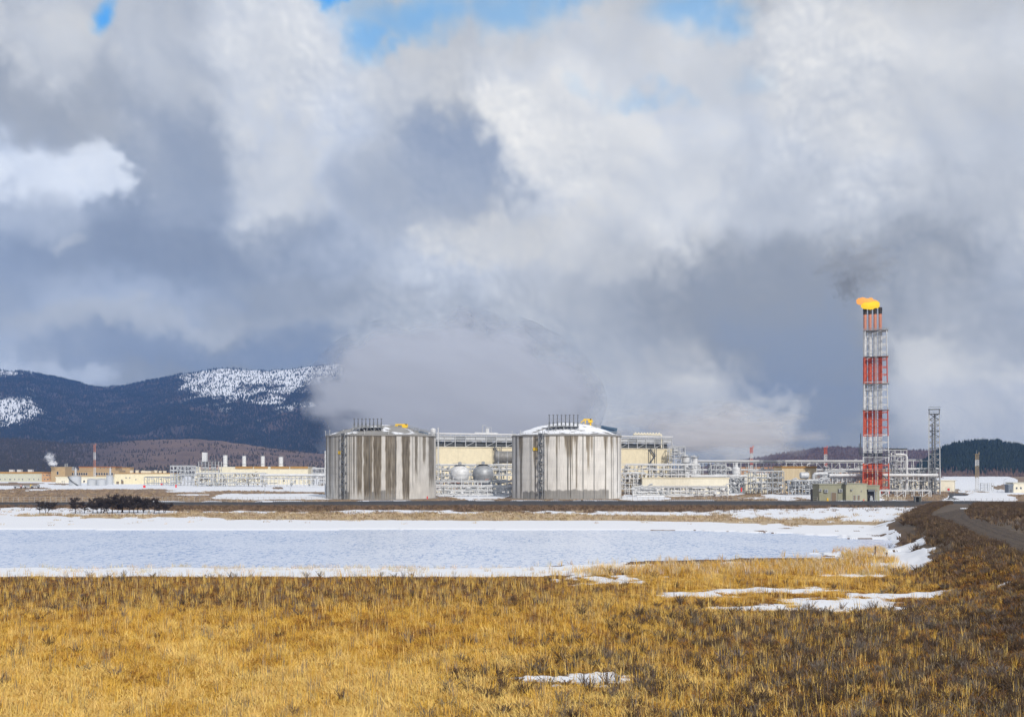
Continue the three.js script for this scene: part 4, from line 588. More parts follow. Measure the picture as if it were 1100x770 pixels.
function rack(label, px0, px1, d, levels, o = {}) {
  const t = thing(o.name ?? 'pipe_rack', label, 'pipe rack', [X(px0, d), 0, -d], o.turn ?? 0, o.group), L = (px1 - px0) / FOCAL * d, n = o.bays ?? Math.max(2, Math.round(L / 6)), w = o.w ?? 6, r = rng(Math.round(px0 * 13 + d)), hs = levels.map((py) => Y(py, d)), top = Math.max(...hs), m = o.mat ?? steel;
  for (let k = 0; k <= n; k++) { const x = k * L / n, g = [bar([x, -0.3, 0], [x, top, 0], 0.22, 4), bar([x, -0.3, -w], [x, top, -w], 0.22, 4)]; for (const h of hs) g.push(bar([x, h, 0], [x, h, -w], 0.18, 4)); mesh('portal_frame', g, m, t); }
  hs.forEach((h, i) => {
    mesh('girder', [bar([0, h, 0], [L, h, 0], 0.2, 4), bar([0, h, -w], [L, h, -w], 0.2, 4)], m, t);
    const np = o.pipes ?? 3; for (let k = 0; k < np; k++) { const z = -0.5 - (k + 0.3 * r()) * (w - 1) / np, s = 0.16 + 0.3 * r(), a = r() < 0.5 ? 0 : r() * L * 0.4, b = r() < 0.6 ? L : L * (0.6 + 0.4 * r()), y = h + 0.2 + s, pts = [bar([a, y, z], [b, y, z], s, 8)]; if (a > 0) pts.push(bar([a, y, z], [a, Math.max(0.5, y - 5 * r() - 2), z], s, 8)); if (b < L) pts.push(bar([b, y, z], [b, Math.max(0.5, y - 5 * r() - 2), z], s, 8)); mesh('pipe', pts, pipeMats[Math.floor(r() * 6)], t); }
  });
  for (let k = 0; k < n; k++) if (r() < (o.brace ?? 0.35)) { const i = Math.floor(r() * hs.length), h0 = i ? hs[i - 1] : 0, h1 = hs[i], a = k * L / n, b = (k + 1) * L / n; mesh('brace', r() < 0.5 ? bar([a, h0, 0.05], [b, h1, 0.05], 0.12, 4) : bar([b, h0, 0.05], [a, h1, 0.05], 0.12, 4), m, t); }
  if (o.rail) { const g = [bar([0, top + 1.2, 0.1], [L, top + 1.2, 0.1], 0.07, 4), bar([0, top + 0.6, 0.1], [L, top + 0.6, 0.1], 0.06, 4)]; for (let k = 0; k <= n * 3; k++) g.push(bar([k * L / n / 3, top, 0.1], [k * L / n / 3, top + 1.2, 0.1], 0.06, 4)); mesh('railing', g, m, t); }
  if (o.deck) mesh('deck', box(-0.3, L + 0.3, top + 0.9, top + 0.9 + o.deck, -w - 0.3, 0.4), o.deckMat ?? white, t);
  for (const [px, py, r0, len, mt] of o.vessels ?? []) { const x = X(px, d) - X(px0, d), v = mesh('vessel', [new THREE.CylinderGeometry(r0, r0, len, 16).rotateZ(Math.PI / 2), new THREE.SphereGeometry(r0, 16, 10).scale(0.5, 1, 1).translate(len / 2, 0, 0), new THREE.SphereGeometry(r0, 16, 10).scale(0.5, 1, 1).translate(-len / 2, 0, 0)], mt ?? white, t); v.position.set(x, Y(py, d), -w / 2); }
  for (const [pa, pb, py, s, mt] of o.mains ?? []) mesh('main_pipe', bar([X(pa, d) - X(px0, d), Y(py, d), 1.2], [X(pb, d) - X(px0, d), Y(py, d), 1.2], s, 12), mt ?? white, t);
  if (o.fit) fittings(t, 0, L, 0.6, top, -w, 0.6, o.fit, Math.round(px0 * 3 + d), o.fitMats);
  return t;
}
rack('switchyard frame of grey steel beside the cream hall', 155, 186, 960, [512, 518.5], { w: 8, bays: 6, pipes: 1, mat: galv, fit: 14 });
rack('dense grey steel rack left of the compressor hall', 183, 210, 930, [500.5, 505, 510, 516], { w: 9, bays: 7, pipes: 2, rail: 1, fit: 70, brace: .6 });
rack('long busy pipe rack in front of the compressor hall', 209, 285, 900, [508, 513, 518.5], { w: 8, bays: 15, pipes: 4, fit: 170, brace: .5, fitMats: [white, galv, steel, brass, creamPale] });
rack('pipe bridge with a thick white pipe leading to the stained tank', 280, 352, 880, [510.5, 514], { w: 6, bays: 16, pipes: 2, mat: white, fit: 30, mains: [[280, 354, 509.4, 0.9]] });
rack('small steel frame behind the pipe bridge next to the stained tank', 335, 352, 960, [503, 507.5, 514], { w: 8, bays: 5, pipes: 2, mat: steel, fit: 30, brace: .6 });
rack('slim white ladder frame at the edge of the stained tank', 349.3, 352.6, 640, [484, 490, 496, 502, 508, 514, 522], { name: 'ladder_frame', w: 2, bays: 1, pipes: 0, mat: white, brace: 1 });
rack('tall pipe rack behind the round white vessel', 467, 552, 655, [499.5, 504, 510], { w: 7, bays: 11, pipes: 3, mat: steel, fit: 120, brace: .4 });
rack('pipe rack between the two concrete tanks', 468, 552, 630, [517, 522.5], { w: 5, bays: 12, pipes: 2, mat: white, fit: 110, brace: .4, fitMats: [white, galv, steel, white, paleRed] });
rack('low white pipe rack at the foot of the two tanks', 467, 552, 606, [522, 526.5, 531], { w: 4, bays: 9, pipes: 2, mat: white, fit: 60, vessels: [[475, 525, 1.2, 4], [500, 527.5, 1, 7], [538, 524, 1, 5]] });
rack('upper pipe rack below the cooler hall stairs', 667, 752, 690, [499, 504, 509.5], { w: 7, bays: 11, pipes: 4, mat: white, fit: 130, brace: .4, rail: 1 });
rack('pipe rack against the pale concrete tank', 667, 694, 650, [508, 513.5, 519, 525], { w: 6, bays: 6, pipes: 3, mat: white, fit: 80, fitMats: [white, galv, steel, brass] });
rack('low white pipe rack in front of the cream control building', 680, 782, 604, [523, 527.5, 531.3], { w: 4, bays: 16, pipes: 3, mat: white, fit: 110, rail: 1, mains: [[684, 745, 532.3, 0.6]] });
rack('open steel frame at the end of the process hall', 719, 736, 775, [480, 486, 492, 499], { w: 9, bays: 3, pipes: 1, mat: steel, fit: 60, rail: 1, brace: 1 });
rack('long high pipe bridge with a pale roof', 747, 926, 740, [496.2, 504.5], { w: 8, bays: 22, pipes: 4, mat: steel, fit: 190, deck: 0.9, brace: .35 });
rack('steel frame of dark panels under the pipe bridge', 764, 780, 735, [499, 504, 509], { w: 6, bays: 3, pipes: 1, mat: steel, fit: 20 });
rack('pipe rack with a white beam before the bottle-shaped vessel', 745, 802, 690, [511.5, 515], { w: 5, bays: 10, pipes: 2, mat: white, fit: 50, mains: [[742, 802, 510.6, 0.8]] });
rack('grey frame of valves under the bottle-shaped vessel', 780, 799, 670, [513, 518, 523], { w: 6, bays: 4, pipes: 2, mat: galv, fit: 60, brace: .7 });
rack('grey pipe frames before the cream gabled shed', 806, 842, 660, [506, 513, 518, 524], { w: 6, bays: 6, pipes: 2, mat: galv, fit: 60, brace: .3 });
rack('dense grey machinery frame in front of the tall cream hall', 847, 884, 630, [516, 521], { w: 8, bays: 10, pipes: 3, mat: galv, fit: 150, fitMats: [galv, steel, darkSteel, steel], vessels: [[856, 519, 2.2, 3, galv], [866, 510, 2, 4, steel]] });
rack('pipe rack running behind the olive building', 884, 930, 650, [506.5, 512], { w: 6, bays: 9, pipes: 2, mat: steel, fit: 80, vessels: [[900, 513.5, 2, 5], [914, 513.5, 2.2, 6], [921, 512.5, 1.8, 5]], mains: [[890, 1006, 509.8, 1.0]] });
rack('pipe rack with a curved riser right of the flare stack', 952, 1010, 665, [503, 509.5, 516], { w: 6, bays: 10, pipes: 2, mat: steel, fit: 120, brace: .5, fitMats: [steel, white, galv] });
rack('upper steel gallery between the flare stack and the lattice tower', 955, 974, 662, [483, 489, 495], { w: 6, bays: 3, pipes: 1, mat: steel, fit: 26, brace: .8, deck: 0.4, deckMat: darkSteel });
rack('thin steel gallery leading to the lattice tower', 972, 999, 668, [494.2], { w: 3, bays: 3, pipes: 1, mat: steel, brace: 0 });
rack('low white pipe run on the bank below the flare stack', 945, 1000, 600, [526.5], { w: 3, bays: 6, pipes: 2, mat: white });
{ const d = 655, t = thing('riser_pipe', 'thick white pipe bent like a hook beside the flare stack', 'pipe', [X(970, d), 0, -d]); mesh('bent_pipe', bend([[-5, Y(487.5, d), 0], [-1, Y(487.5, d), 0], [1.6, Y(488.2, d), 0], [2.3, Y(491, d), 0], [2.3, 12, 0], [2.3, 2, 0]], 0.75, 12, 40), white, t); mesh('flange', drum(2.3, 11.7, 12.1, 0, 1.05, 1.05, 14), steel, t); mesh('base_plate', box(1.2, 3.4, -0.3, 2, -1, 1), concreteGrey, t); }
{ const d = 640, t = thing('elbow_pipe', 'large silver elbow pipe above the olive building', 'pipe', [X(880, d), 0, -d]); mesh('bent_pipe', bend([[-3.5, 3, 0], [-3.5, Y(511, d), 0], [-2.6, Y(508.6, d), 0], [0, Y(508, d), 0], [5, Y(508, d), 0]], 1.1, 12, 40), steel, t); mesh('bent_pipe', bend([[-0.5, 3, 1.5], [-0.5, Y(515, d), 1.5], [0.4, Y(513.6, d), 1.5], [5, Y(513.6, d), 1.5]], 0.8, 12, 40), galv, t); mesh('support', [bar([3, -0.3, 0], [3, Y(508.6, d), 0], 0.3, 4), bar([-3.5, -0.3, 0], [-3.5, 3, 0], 0.7, 8)], galv, t); }

// ---------------------------------------------------------------- vessels and small tanks
function column(label, px, pyTop, d, r, o = {}) {
  const t = thing('column_vessel', label, 'vessel', [X(px, d), 0, -d], 0, o.group), H = Y(pyTop, d), m = o.mat ?? white;
  mesh('shell', [drum(0, -0.3, H - r * 0.5, 0, r, r, 20), new THREE.SphereGeometry(r, 20, 8, 0, Math.PI * 2, 0, Math.PI / 2).scale(1, 0.6, 1).translate(0, H - r * 0.5, 0)], m, t);
  if (o.neck) mesh('neck', [drum(0, H - 0.4, H + o.neck, 0, r * 0.45, r * 0.4, 14), drum(0, H + o.neck, H + o.neck + 0.5, 0, r * 0.6, r * 0.6, 14)], m, t);
  for (const k of o.decks ?? [0.95]) { const y = H * k; mesh('platform', [drum(0, y - 0.2, y, 0, r + 1.1, r + 1.1, 18), new THREE.TorusGeometry(r + 1.1, 0.07, 4, 24).rotateX(Math.PI / 2).translate(0, y + 1.1, 0)], galv, t); }
  mesh('ladder', [bar([r + 0.3, 0, 0.5], [r + 0.3, H, 0.5], 0.07, 4), bar([r + 0.3, 0, -0.1], [r + 0.3, H, -0.1], 0.07, 4)], galv, t); if (o.pipe) mesh('side_pipe', bend([[-r - 0.7, 2, 0], [-r - 0.7, H - 1, 0], [-r - 0.4, H + 0.4, 0], [0, H + 0.5, 0]], 0.35, 8, 20), m, t);
  return t;
}
column('tall white column with a flat top behind the stained tank', 465.2, 459.5, 660, 1.8, { decks: [0.7], mat: white });
column('slim white mast-like column right of the stained tank', 470.6, 458.5, 655, 0.35, { decks: [] });
column('white column with ring platforms at the end of the process hall', 737, 488.5, 770, 2.6, { decks: [0.98, 0.8, 0.62], pipe: 1 });
column('plain white column left of the long pipe bridge', 746.5, 489.5, 735, 1.9, { decks: [0.98], pipe: 1 });
column('white bottle-shaped vessel under the pipe bridge', 790.8, 501, 700, 2.7, { neck: 2.6, decks: [0.5] });
column('thin silver column behind the olive building', 925.5, 497, 690, 0.9, { decks: [0.97], mat: steel });
column('short silver column beside the banded mast', 886.5, 500, 700, 1.2, { decks: [0.96, 0.7], mat: steel });
function ball(label, px, py, d, r, m, legsTo = 0) {
  const t = thing('sphere_vessel', label, 'vessel', [X(px, d), 0, -d], 0, 'round process vessels'), y = Y(py, d);
  mesh('shell', new THREE.SphereGeometry(r, 32, 24).translate(0, y, 0), m, t); mesh('girth_seam', new THREE.TorusGeometry(r + 0.04, 0.1, 6, 48).translate(0, y, 0), steel, t); mesh('skirt', drum(0, y - r - 1.5, y - r * 0.82, 0, r * 0.3, r * 0.5, 16), m, t);
  for (let k = 0; k < 6; k++) { const a = k / 6 * 6.283 + 0.3; mesh('leg', bar([Math.cos(a) * r * 0.95, -0.3, Math.sin(a) * r * 0.95], [Math.cos(a) * r * 0.9, y - 0.1, Math.sin(a) * r * 0.9], 0.28, 6), m, t); }
  mesh('top_platform', [drum(0, y + r * 0.95, y + r * 0.95 + 0.25, 0, r * 0.7, r * 0.7, 20), new THREE.TorusGeometry(r * 0.7, 0.08, 4, 28).rotateX(Math.PI / 2).translate(0, y + r * 0.95 + 1.2, 0), box(-1, 1, y + r, y + r + 1.6, -1, 1)], galv, t);
}
ball('white round vessel between the two concrete tanks', 494, 508.5, 636, 5.9, white); ball('grey round vessel beside the white one', 519, 509, 642, 6.6, galv);
{ const d = 684, t = thing('horizontal_drum', 'grey horizontal drum half hidden behind the pale tank', 'vessel', [X(545, d), 0, -d]), y = Y(490.5, d), R = 4.1; mesh('shell', [new THREE.CylinderGeometry(R, R, 15, 28).rotateZ(Math.PI / 2).translate(0, y, 0), new THREE.SphereGeometry(R, 24, 14).scale(0.4, 1, 1).translate(-7.5, y, 0)], M([0.3, 0.29, 0.27], 0.6, 0.2, roughTex), t); for (const x of [-6, 0, 6]) { mesh('band', new THREE.CylinderGeometry(R + 0.08, R + 0.08, 0.4, 28).rotateZ(Math.PI / 2).translate(x, y, 0), galv, t); mesh('saddle', [box(x - 0.4, x + 0.4, y - R - 1, y - R * 0.6, -3, 3), bar([x, -0.3, 2.5], [x, y - R, 2.5], 0.3, 4), bar([x, -0.3, -2.5], [x, y - R, -2.5], 0.3, 4)], galv, t); } }
function oilTank(label, px0, px1, pyTop, d, o = {}) {
  const t = thing('steel_tank', label, 'tank', [X((px0 + px1) / 2, d), 0, -d], 0, 'pale steel tanks at the left of the works'), r = (px1 - px0) / 2 / FOCAL * d, H = Y(pyTop, d);
  const n = 4; for (let k = 0; k < n; k++) mesh('shell_course', drum(0, k * H / n - (k ? 0 : 0.4), (k + 1) * H / n, 0, r - 0.02 * (k % 2), r - 0.02 * (k % 2), 32), M([0.62, 0.65, 0.68], 0.5, 0, roughTex), t);
  mesh('roof', new THREE.ConeGeometry(r + 0.1, 1.1, 32).translate(0, H + 0.55, 0), steel, t); mesh('railing', [new THREE.TorusGeometry(r, 0.07, 4, 32).rotateX(Math.PI / 2).translate(0, H + 1.1, 0), new THREE.TorusGeometry(r, 0.06, 4, 32).rotateX(Math.PI / 2).translate(0, H + 0.6, 0)], galv, t);
  if (o.stair) { const g = []; for (let k = 0; k < 14; k++) { const a = lerp(-1.1, 0.75, k / 13), b = lerp(-1.1, 0.75, (k + 1) / 13); g.push(bar([(r + 0.5) * Math.sin(a), H * (1 - k / 14), (r + 0.5) * Math.cos(a)], [(r + 0.5) * Math.sin(b), H * (1 - (k + 1) / 14), (r + 0.5) * Math.cos(b)], 0.4, 4)); } mesh('spiral_stair', g, darkSteel, t); }
  if (o.stack) mesh('vent_stack', [drum(0.5, H, H + 7, 0, 0.9, 0.9, 12), drum(0.5, H + 7, H + 8.5, 0, 0.35, 0.35, 8)], steel, t);
}
oilTank('pale steel tank with a spiral stair and a short stack', 74.5, 87, 511.3, 935, { stair: 1, stack: 1 }); oilTank('squat pale steel tank, first right of the tank with the spiral stair', 94, 104.3, 514.6, 945); oilTank('squat pale steel tank, second right of the tank with the spiral stair', 104.4, 114.2, 514.4, 940); oilTank('narrow pale steel tank with a chimney by the cream hall', 114.4, 121.5, 510.5, 985, { stack: 1 });

// ---------------------------------------------------------------- buildings of the right half
block('control_building', 'low cream control building behind a white pipe rack', 'building', 690, 783, 513, 645, 14, creamPale, cream, { roofH: 0.4, windows: [[741, 4.2, 8, 0.7], [748, 4.1, 4, 0.7]], doors: [[686 + 8, 1.4, 2.6, brass], [700, 1.4, 2.6, brass]] });
block('kiosk', 'small white kiosk with brown panels beside the pale tank', 'kiosk', 682, 690, 522, 620, 5, white, creamPale, { windows: [[684.2, 1.8, 1.1, 1.5], [687.4, 1.8, 1.1, 1.5]] });
block('gabled_shed', 'pale cream gabled shed with a snowy yard', 'shed', 800, 814, 512, 700, 14, creamPale, creamPale, { gable: 3, windows: [[804, 5, 0.9, 1.2]] });
block('cream_annex', 'cream annex with a snow-covered roof right of the gabled shed', 'building', 814, 842, 509, 710, 14, creamPale, snowMat, { roofH: 0.9, windows: [[818, 5, 1.6, 1], [824, 5, 1.6, 1], [832, 5, 1.6, 1], [820, 1.5, 1.4, 1.2], [828, 1.5, 1.4, 1.2]] });
block('store', 'low store with a white roof in front of the cream annex', 'building', 801, 824, 519, 685, 8, creamPale, white, { roofH: 0.3, windows: [[806, 2.2, 1.4, 1], [811, 2.2, 1.4, 1], [816, 2.2, 1.4, 1]] });
{ const b = block('turbine_hall', 'tall cream hall with an ochre roof edge', 'hall', 840, 877, 501.5, 690, 22, M([0.74, 0.62, 0.42], 0.8, 0, wear), ochreRoof, { roofH: 0.9, over: 0.3, fascia: 0.5 }); for (let k = 1; k < 6; k++) mesh('sheet_joint', box(-b.w + k * b.w / 3 - 0.06, -b.w + k * b.w / 3 + 0.06, 0, b.h - 0.6, 0, 0.07), cream, b.t); }
block('long_depot', 'long orange-tan depot far behind the pipe bridge', 'depot', 795, 842, 501.5, 1120, 20, M([0.56, 0.34, 0.2], 0.85, 0, wear), M([0.5, 0.3, 0.18], 0.85), { windows: spread(800, 838, 12, 8, 1.6, 1.4) });
block('brown_depot', 'long brown depot behind the flare stack', 'depot', 886, 958, 504, 1080, 20, M([0.6, 0.36, 0.2], 0.85, 0, wear), M([0.55, 0.33, 0.2], 0.85), { windows: spread(890, 950, 14, 6, 1.8, 1.2) });
block('yard_store', 'pale cream store at the foot of the lattice tower', 'building', 958, 1026, 516, 720, 10, creamPale, creamPale, { windows: spread(965, 995, 6, 3, 1.4, 1.2), doors: [[1018, 2.4, 3, creamPale]] });
{ // olive substation by the road
  const d = 520, a = block('substation', 'olive green windowless substation beside the road', 'building', 880, 926.5, 520, d, 12, olive, M([0.3, 0.3, 0.22], 0.9), { roofH: 0.35, over: 0.25, doors: [[895.5, 2.4, 4.6]], units: [[887, 4.6, 1.8, 1.6], [902.5, 4.8, 1.8, 1.6], [880.8, 5.2, 1.4, 1.2]] });
  mesh('fire_box', [box(a.lx(888.2), a.lx(889.4), 0.6, 1.8, 0, 0.4), box(a.lx(887.4), a.lx(890), 0.2, 0.6, 0, 0.3)], yellow, a.t); mesh('downpipe', bar([a.lx(908.4), 0, 0.15], [a.lx(908.4), a.h, 0.15], 0.12, 6), galv, a.t); mesh('downpipe', bar([a.lx(900), 0, 0.15], [a.lx(900), a.h - 2, 0.15], 0.07, 6), galv, a.t);
  const b = block('substation_wing', 'lighter olive wing with two narrow doors at the substation', 'building', 908.8, 931, 519.3, d - 2.5, 14, oliveLight, M([0.32, 0.32, 0.24], 0.9), { roofH: 0.35, over: 0.25, doors: [[917.8, 1, 3.2], [922.2, 1, 3.2]], units: [[914.5, 5.6, 0.8, 0.7]] });
  mesh('roof_hood', box(b.lx(907.5), b.lx(909.5), b.h - 0.4, b.h + 1, -1, 0.3), darkSteel, b.t); mesh('wall_lamp', box(b.lx(925), b.lx(925.6), 5.2, 5.7, 0, 0.5), galv, b.t);
  const c = block('substation_porch', 'porch end of the substation with a dark canopy and grey transformer', 'building', 931, 944.8, 521.2, d, 9, olive, M([0.3, 0.3, 0.22], 0.9), { roofH: 0.35, over: 0.25 });
  mesh('porch_shade', box(c.lx(931.6), c.lx(940.2), 0, 5.2, 0.02, 0.06), black, c.t); mesh('canopy', box(c.lx(931), c.lx(940.6), 5.2, 6.2, 0, 2.2), darkSteel, c.t); mesh('transformer', [box(c.lx(933.5), c.lx(936.5), 0, 2.2, 0.2, 1.6), box(c.lx(934), c.lx(936), 2.2, 3, 0.4, 1.2)], galv, c.t); mesh('post', [bar([c.lx(938), 0, 2], [c.lx(938), 5.2, 2], 0.12, 4), bar([c.lx(940.3), 0, 2], [c.lx(940.3), 5.2, 2], 0.12, 4)], galv, c.t); mesh('notice', box(c.lx(938.2), c.lx(940), 5.3, 6, 2.2, 2.3), brass, c.t); mesh('sign_plate', box(c.lx(927.5) - 1, c.lx(928.5) - 1, 0.6, 1.2, 2.6, 2.7), signRed, c.t);  // flat black sheet on the wall paints the shade below the canopy
}
block('gate_house', 'small cream gate house at the right edge below the wooded hill', 'building', 1088.5, 1112, 518.5, 690, 10, creamPale, M([0.6, 0.58, 0.48], 0.8), { windows: [[1092, 2.6, 1, 1.2], [1096.5, 2.6, 1, 1.2]] });
block('grey_container', 'blue-grey container left of the cream gate house', 'container', 1083.2, 1088, 520.5, 688, 5, M([0.2, 0.23, 0.28], 0.7, 0, wear), M([0.22, 0.25, 0.3], 0.7), { doors: [[1085.6, 1.6, 2.6, darkSteel]] });
{ const d = 745, t = thing('loading_frame', 'open steel loading frame on the snow right of the orange mast', 'frame', [X(1061, d), 0, -d]); for (const x of [-4, -1.3, 1.3, 4]) mesh('post', [bar([x, -0.3, 0], [x, 5.6, 0], 0.16, 4), bar([x, -0.3, -3], [x, 5.6, -3], 0.16, 4)], steel, t); for (const y of [2.2, 4, 5.6]) mesh('shelf', box(-4.3, 4.3, y - 0.15, y + 0.1, -3.2, 0.2), steel, t); }
{ const d = 468, t = thing('concrete_shelter', 'small grey concrete shelter at the road junction', 'shelter', [X(986.5, d), 1.4, -d]); mesh('wall', [box(-1.4, 1.4, 0, 2.6, -2, -1.8), box(-1.4, -1.2, 0, 2.6, -1.8, 0), box(1.2, 1.4, 0, 2.6, -1.8, 0)], concreteGrey, t); mesh('roof', box(-1.6, 1.6, 2.6, 2.85, -2.2, 0.3), concreteGrey, t); mesh('side_panel', box(0.2, 1.2, 0.02, 2.58, -0.1, 0), M([0.08, 0.08, 0.07], 0.9), t); }
{ const d = 505, t = thing('dark_pillar', 'slim black pillar with a pale lamp head left of the substation', 'pillar', [X(871.8, d), 0, -d]); mesh('shaft', box(-0.42, 0.42, -0.3, Y(524.5, d), -0.42, 0.42), black, t); mesh('lamp_head', [box(-0.5, 0.5, Y(524.5, d), Y(523.5, d), -0.5, 0.5), drum(0, Y(523.5, d), Y(521.8, d), 0, 0.3, 0.15, 8)], galv, t); }

// ---------------------------------------------------------------- small yard things
function redBox(label, px, py, d, w, h) { const t = thing('red_box', label, 'box', [X(px, d), Math.max(0, Y(py, d)), -d], 0, 'red fire boxes in the yard'); mesh('cabinet', box(-w / 2, w / 2, 0, h, -0.6, 0), signRed, t); mesh('lid', box(-w / 2 - 0.1, w / 2 + 0.1, h, h + 0.15, -0.7, 0.1), signRed, t); mesh('stand', box(-w / 2 + 0.1, w / 2 - 0.1, -1, 0, -0.5, -0.1), galv, t); }
redBox('round red box in front of the cream hall', 155, 526, 850, 1.8, 1.9); redBox('red panel on the switchyard frame', 173.5, 520, 945, 1.7, 1.0); redBox('tall red box at the foot of the dense grey rack', 189, 525.3, 850, 1.0, 2.4); redBox('red hydrant box right of the low white pipe rack', 796.5, 527.5, 640, 0.8, 2.4); redBox('red box at the corner of the cream store', 1019, 526, 690, 1.3, 1.2); redBox('tiny red marker at the foot of the stained tank', 459, 535.3, 552, 0.6, 1.3);
for (const [px, d, label] of [[284.5, 640, 'thin yard lamp post on the snow, first from the compressor hall'], [312, 640, 'thin yard lamp post on the snow nearer the stained tank'], [1025.5, 640, 'thin yard lamp post by the cream store'], [1078.5, 690, 'thin yard lamp post left of the grey container'], [374, 655, 'thin lamp post behind the stained tank']]) { const t = thing('lamp_post', label, 'lamp post', [X(px, d), 0, -d], 0, 'yard lamp posts'); mesh('pole', bar([0, -0.3, 0], [0, 9, 0], 0.1, 6), galv, t); mesh('lamp_arm', bar([0, 9, 0], [1.2, 9.2, 0], 0.07, 4), galv, t); mesh('lamp_head', box(0.9, 1.7, 9.1, 9.25, -0.2, 0.2), galv, t); }
{ const d = 830; for (const [px, c, label] of [[19.5, M([0.45, 0.3, 0.28], 0.7), 'small dull pink truck parked on the snow at the far left'], [30.5, yellow, 'small yellow truck parked on the snow at the far left'], [38, galv, 'small grey truck parked right of the yellow one']]) { const t = thing('parked_truck', label, 'truck', [X(px, d), 0.3, -d], 0.2, 'trucks parked on the far snow'); mesh('cab', box(1.6, 3.2, 0.8, 2.6, -1.1, 1.1), c, t); mesh('cargo_bed', box(-3.2, 1.5, 0.9, 2.2, -1.2, 1.2), galv, t); for (const x of [-2.2, 2.3]) for (const z of [-1, 1]) mesh('wheel', new THREE.CylinderGeometry(0.5, 0.5, 0.3, 12).rotateX(Math.PI / 2).translate(x, 0.4, z), black, t); mesh('windscreen', box(3.2, 3.24, 1.7, 2.4, -0.9, 0.9), glassDark, t); } }
{ const s = thing('steam_plume', 'white steam rising from the tan tower block', 'steam', [X(60, 1150), Y(500, 1150), -1145]); s.userData.kind = 'stuff'; cloudBody('steam', -1, 3, 0, 5, 4, 4, [0.75, 0.77, 0.82], { most: 0.85, ragged: 0.5, core: 0.1, edge: 0.95 }, 191, s, { lump: 0.6 }); cloudBody('steam', -4.5, 9.5, 0, 5.5, 6.5, 4, [0.7, 0.73, 0.8], { most: 0.55, ragged: 0.7, core: 0.05, edge: 0.95 }, 194, s, { lump: 0.6 }); }
// fences: each post a part of its fence
function fence(label, px0, px1, d, h, step, base, m = galv) {
  const t = thing('wire_fence', label, 'fence', [X(px0, d), 0, -d]), L = (px1 - px0) / FOCAL * d, n = Math.round(L / step), r = rng(px0 + 900);
  const gy = (x) => heightAt(X(px0, d) + x, d) + base;
  for (let k = 0; k <= n; k++) { const x = k * L / n, y = gy(x), tilt = 0.06 * (r() - 0.5); mesh('post', bar([x, y - 0.4, 0], [x + tilt * h, y + h * (0.96 + 0.08 * r()), 0], 0.09, 5), m, t); }
  for (const q of [0.3, 0.62, 0.95]) { const pts = []; for (let k = 0; k < n; k++) pts.push(bar([k * L / n, gy(k * L / n) + h * q, 0.02], [(k + 1) * L / n, gy((k + 1) * L / n) + h * q, 0.02], 0.035, 4)); mesh('wire', pts, m, t); }
}
fence('long wire fence behind the road on the left', -20, 352, 500, 3, 2.6, 0, M([0.5, 0.48, 0.45], 0.7)); fence('wire fence behind the road right of the pale tank', 668, 878, 505, 2.8, 2.6, 0, M([0.45, 0.42, 0.38], 0.7)); fence('low white fence along the branch road below the snow field', 1012, 1090, 470, 1.6, 2.6, 0, M([0.5, 0.5, 0.5], 0.7)); fence('fence at the far edge of the yard under the lattice tower', 1012, 1086, 700, 2, 3.2, 0, steel); fence('pale low rail on the bank below the flare stack', 944, 972, 540, 1.8, 2, 0, creamPale);
// ---------------------------------------------------------------- dry grass, reeds and brush
function tuft(seed, n, spreadR, h0, h1, lean, width) {  // a tuft of curved dry blades
  const r = rng(seed), p = [], idx = [];
  for (let k = 0; k < n; k++) {
    const a = r() * 6.283, q = spreadR * Math.sqrt(r()), bx = q * Math.cos(a), bz = q * Math.sin(a), H = lerp(h0, h1, r()), dir = r() * 6.283, l = lean * (0.3 + r()), w = width * (0.6 + 0.8 * r()), fx = Math.cos(dir + 1.57) * w / 2, fz = Math.sin(dir + 1.57) * w / 2, s = p.length / 3;
    for (let i = 0; i <= 2; i++) { const t = i / 2, b = l * t * t, y = H * t * Math.cos(b * 0.7), o = H * Math.sin(b), x = bx + Math.cos(dir) * o, z = bz + Math.sin(dir) * o, k2 = i === 2 ? 0.25 : 1; p.push(x - fx * k2, y, z - fz * k2, x + fx * k2, y, z + fz * k2); }
    idx.push(s, s + 1, s + 2, s + 1, s + 3, s + 2, s + 2, s + 3, s + 4, s + 3, s + 5, s + 4);
  }
  const g = new THREE.BufferGeometry(); g.setAttribute('position', new THREE.Float32BufferAttribute(p, 3)); g.setIndex(idx); g.computeVertexNormals(); return g;
}
const blade = M([1, 1, 1], 0.8); blade.side = THREE.DoubleSide;
const onRoad = (x, d) => x > polyline(bankEdge, d) + 1.5 && x < polyline(bankEdge, d) + 15;
const tones = { straw: [0.78, 0.54, 0.16], gold: [0.66, 0.395, 0.055], amber: [0.46, 0.22, 0.025], rust: [0.24, 0.105, 0.025], dark: [0.11, 0.07, 0.04], grey: [0.2, 0.165, 0.13] };
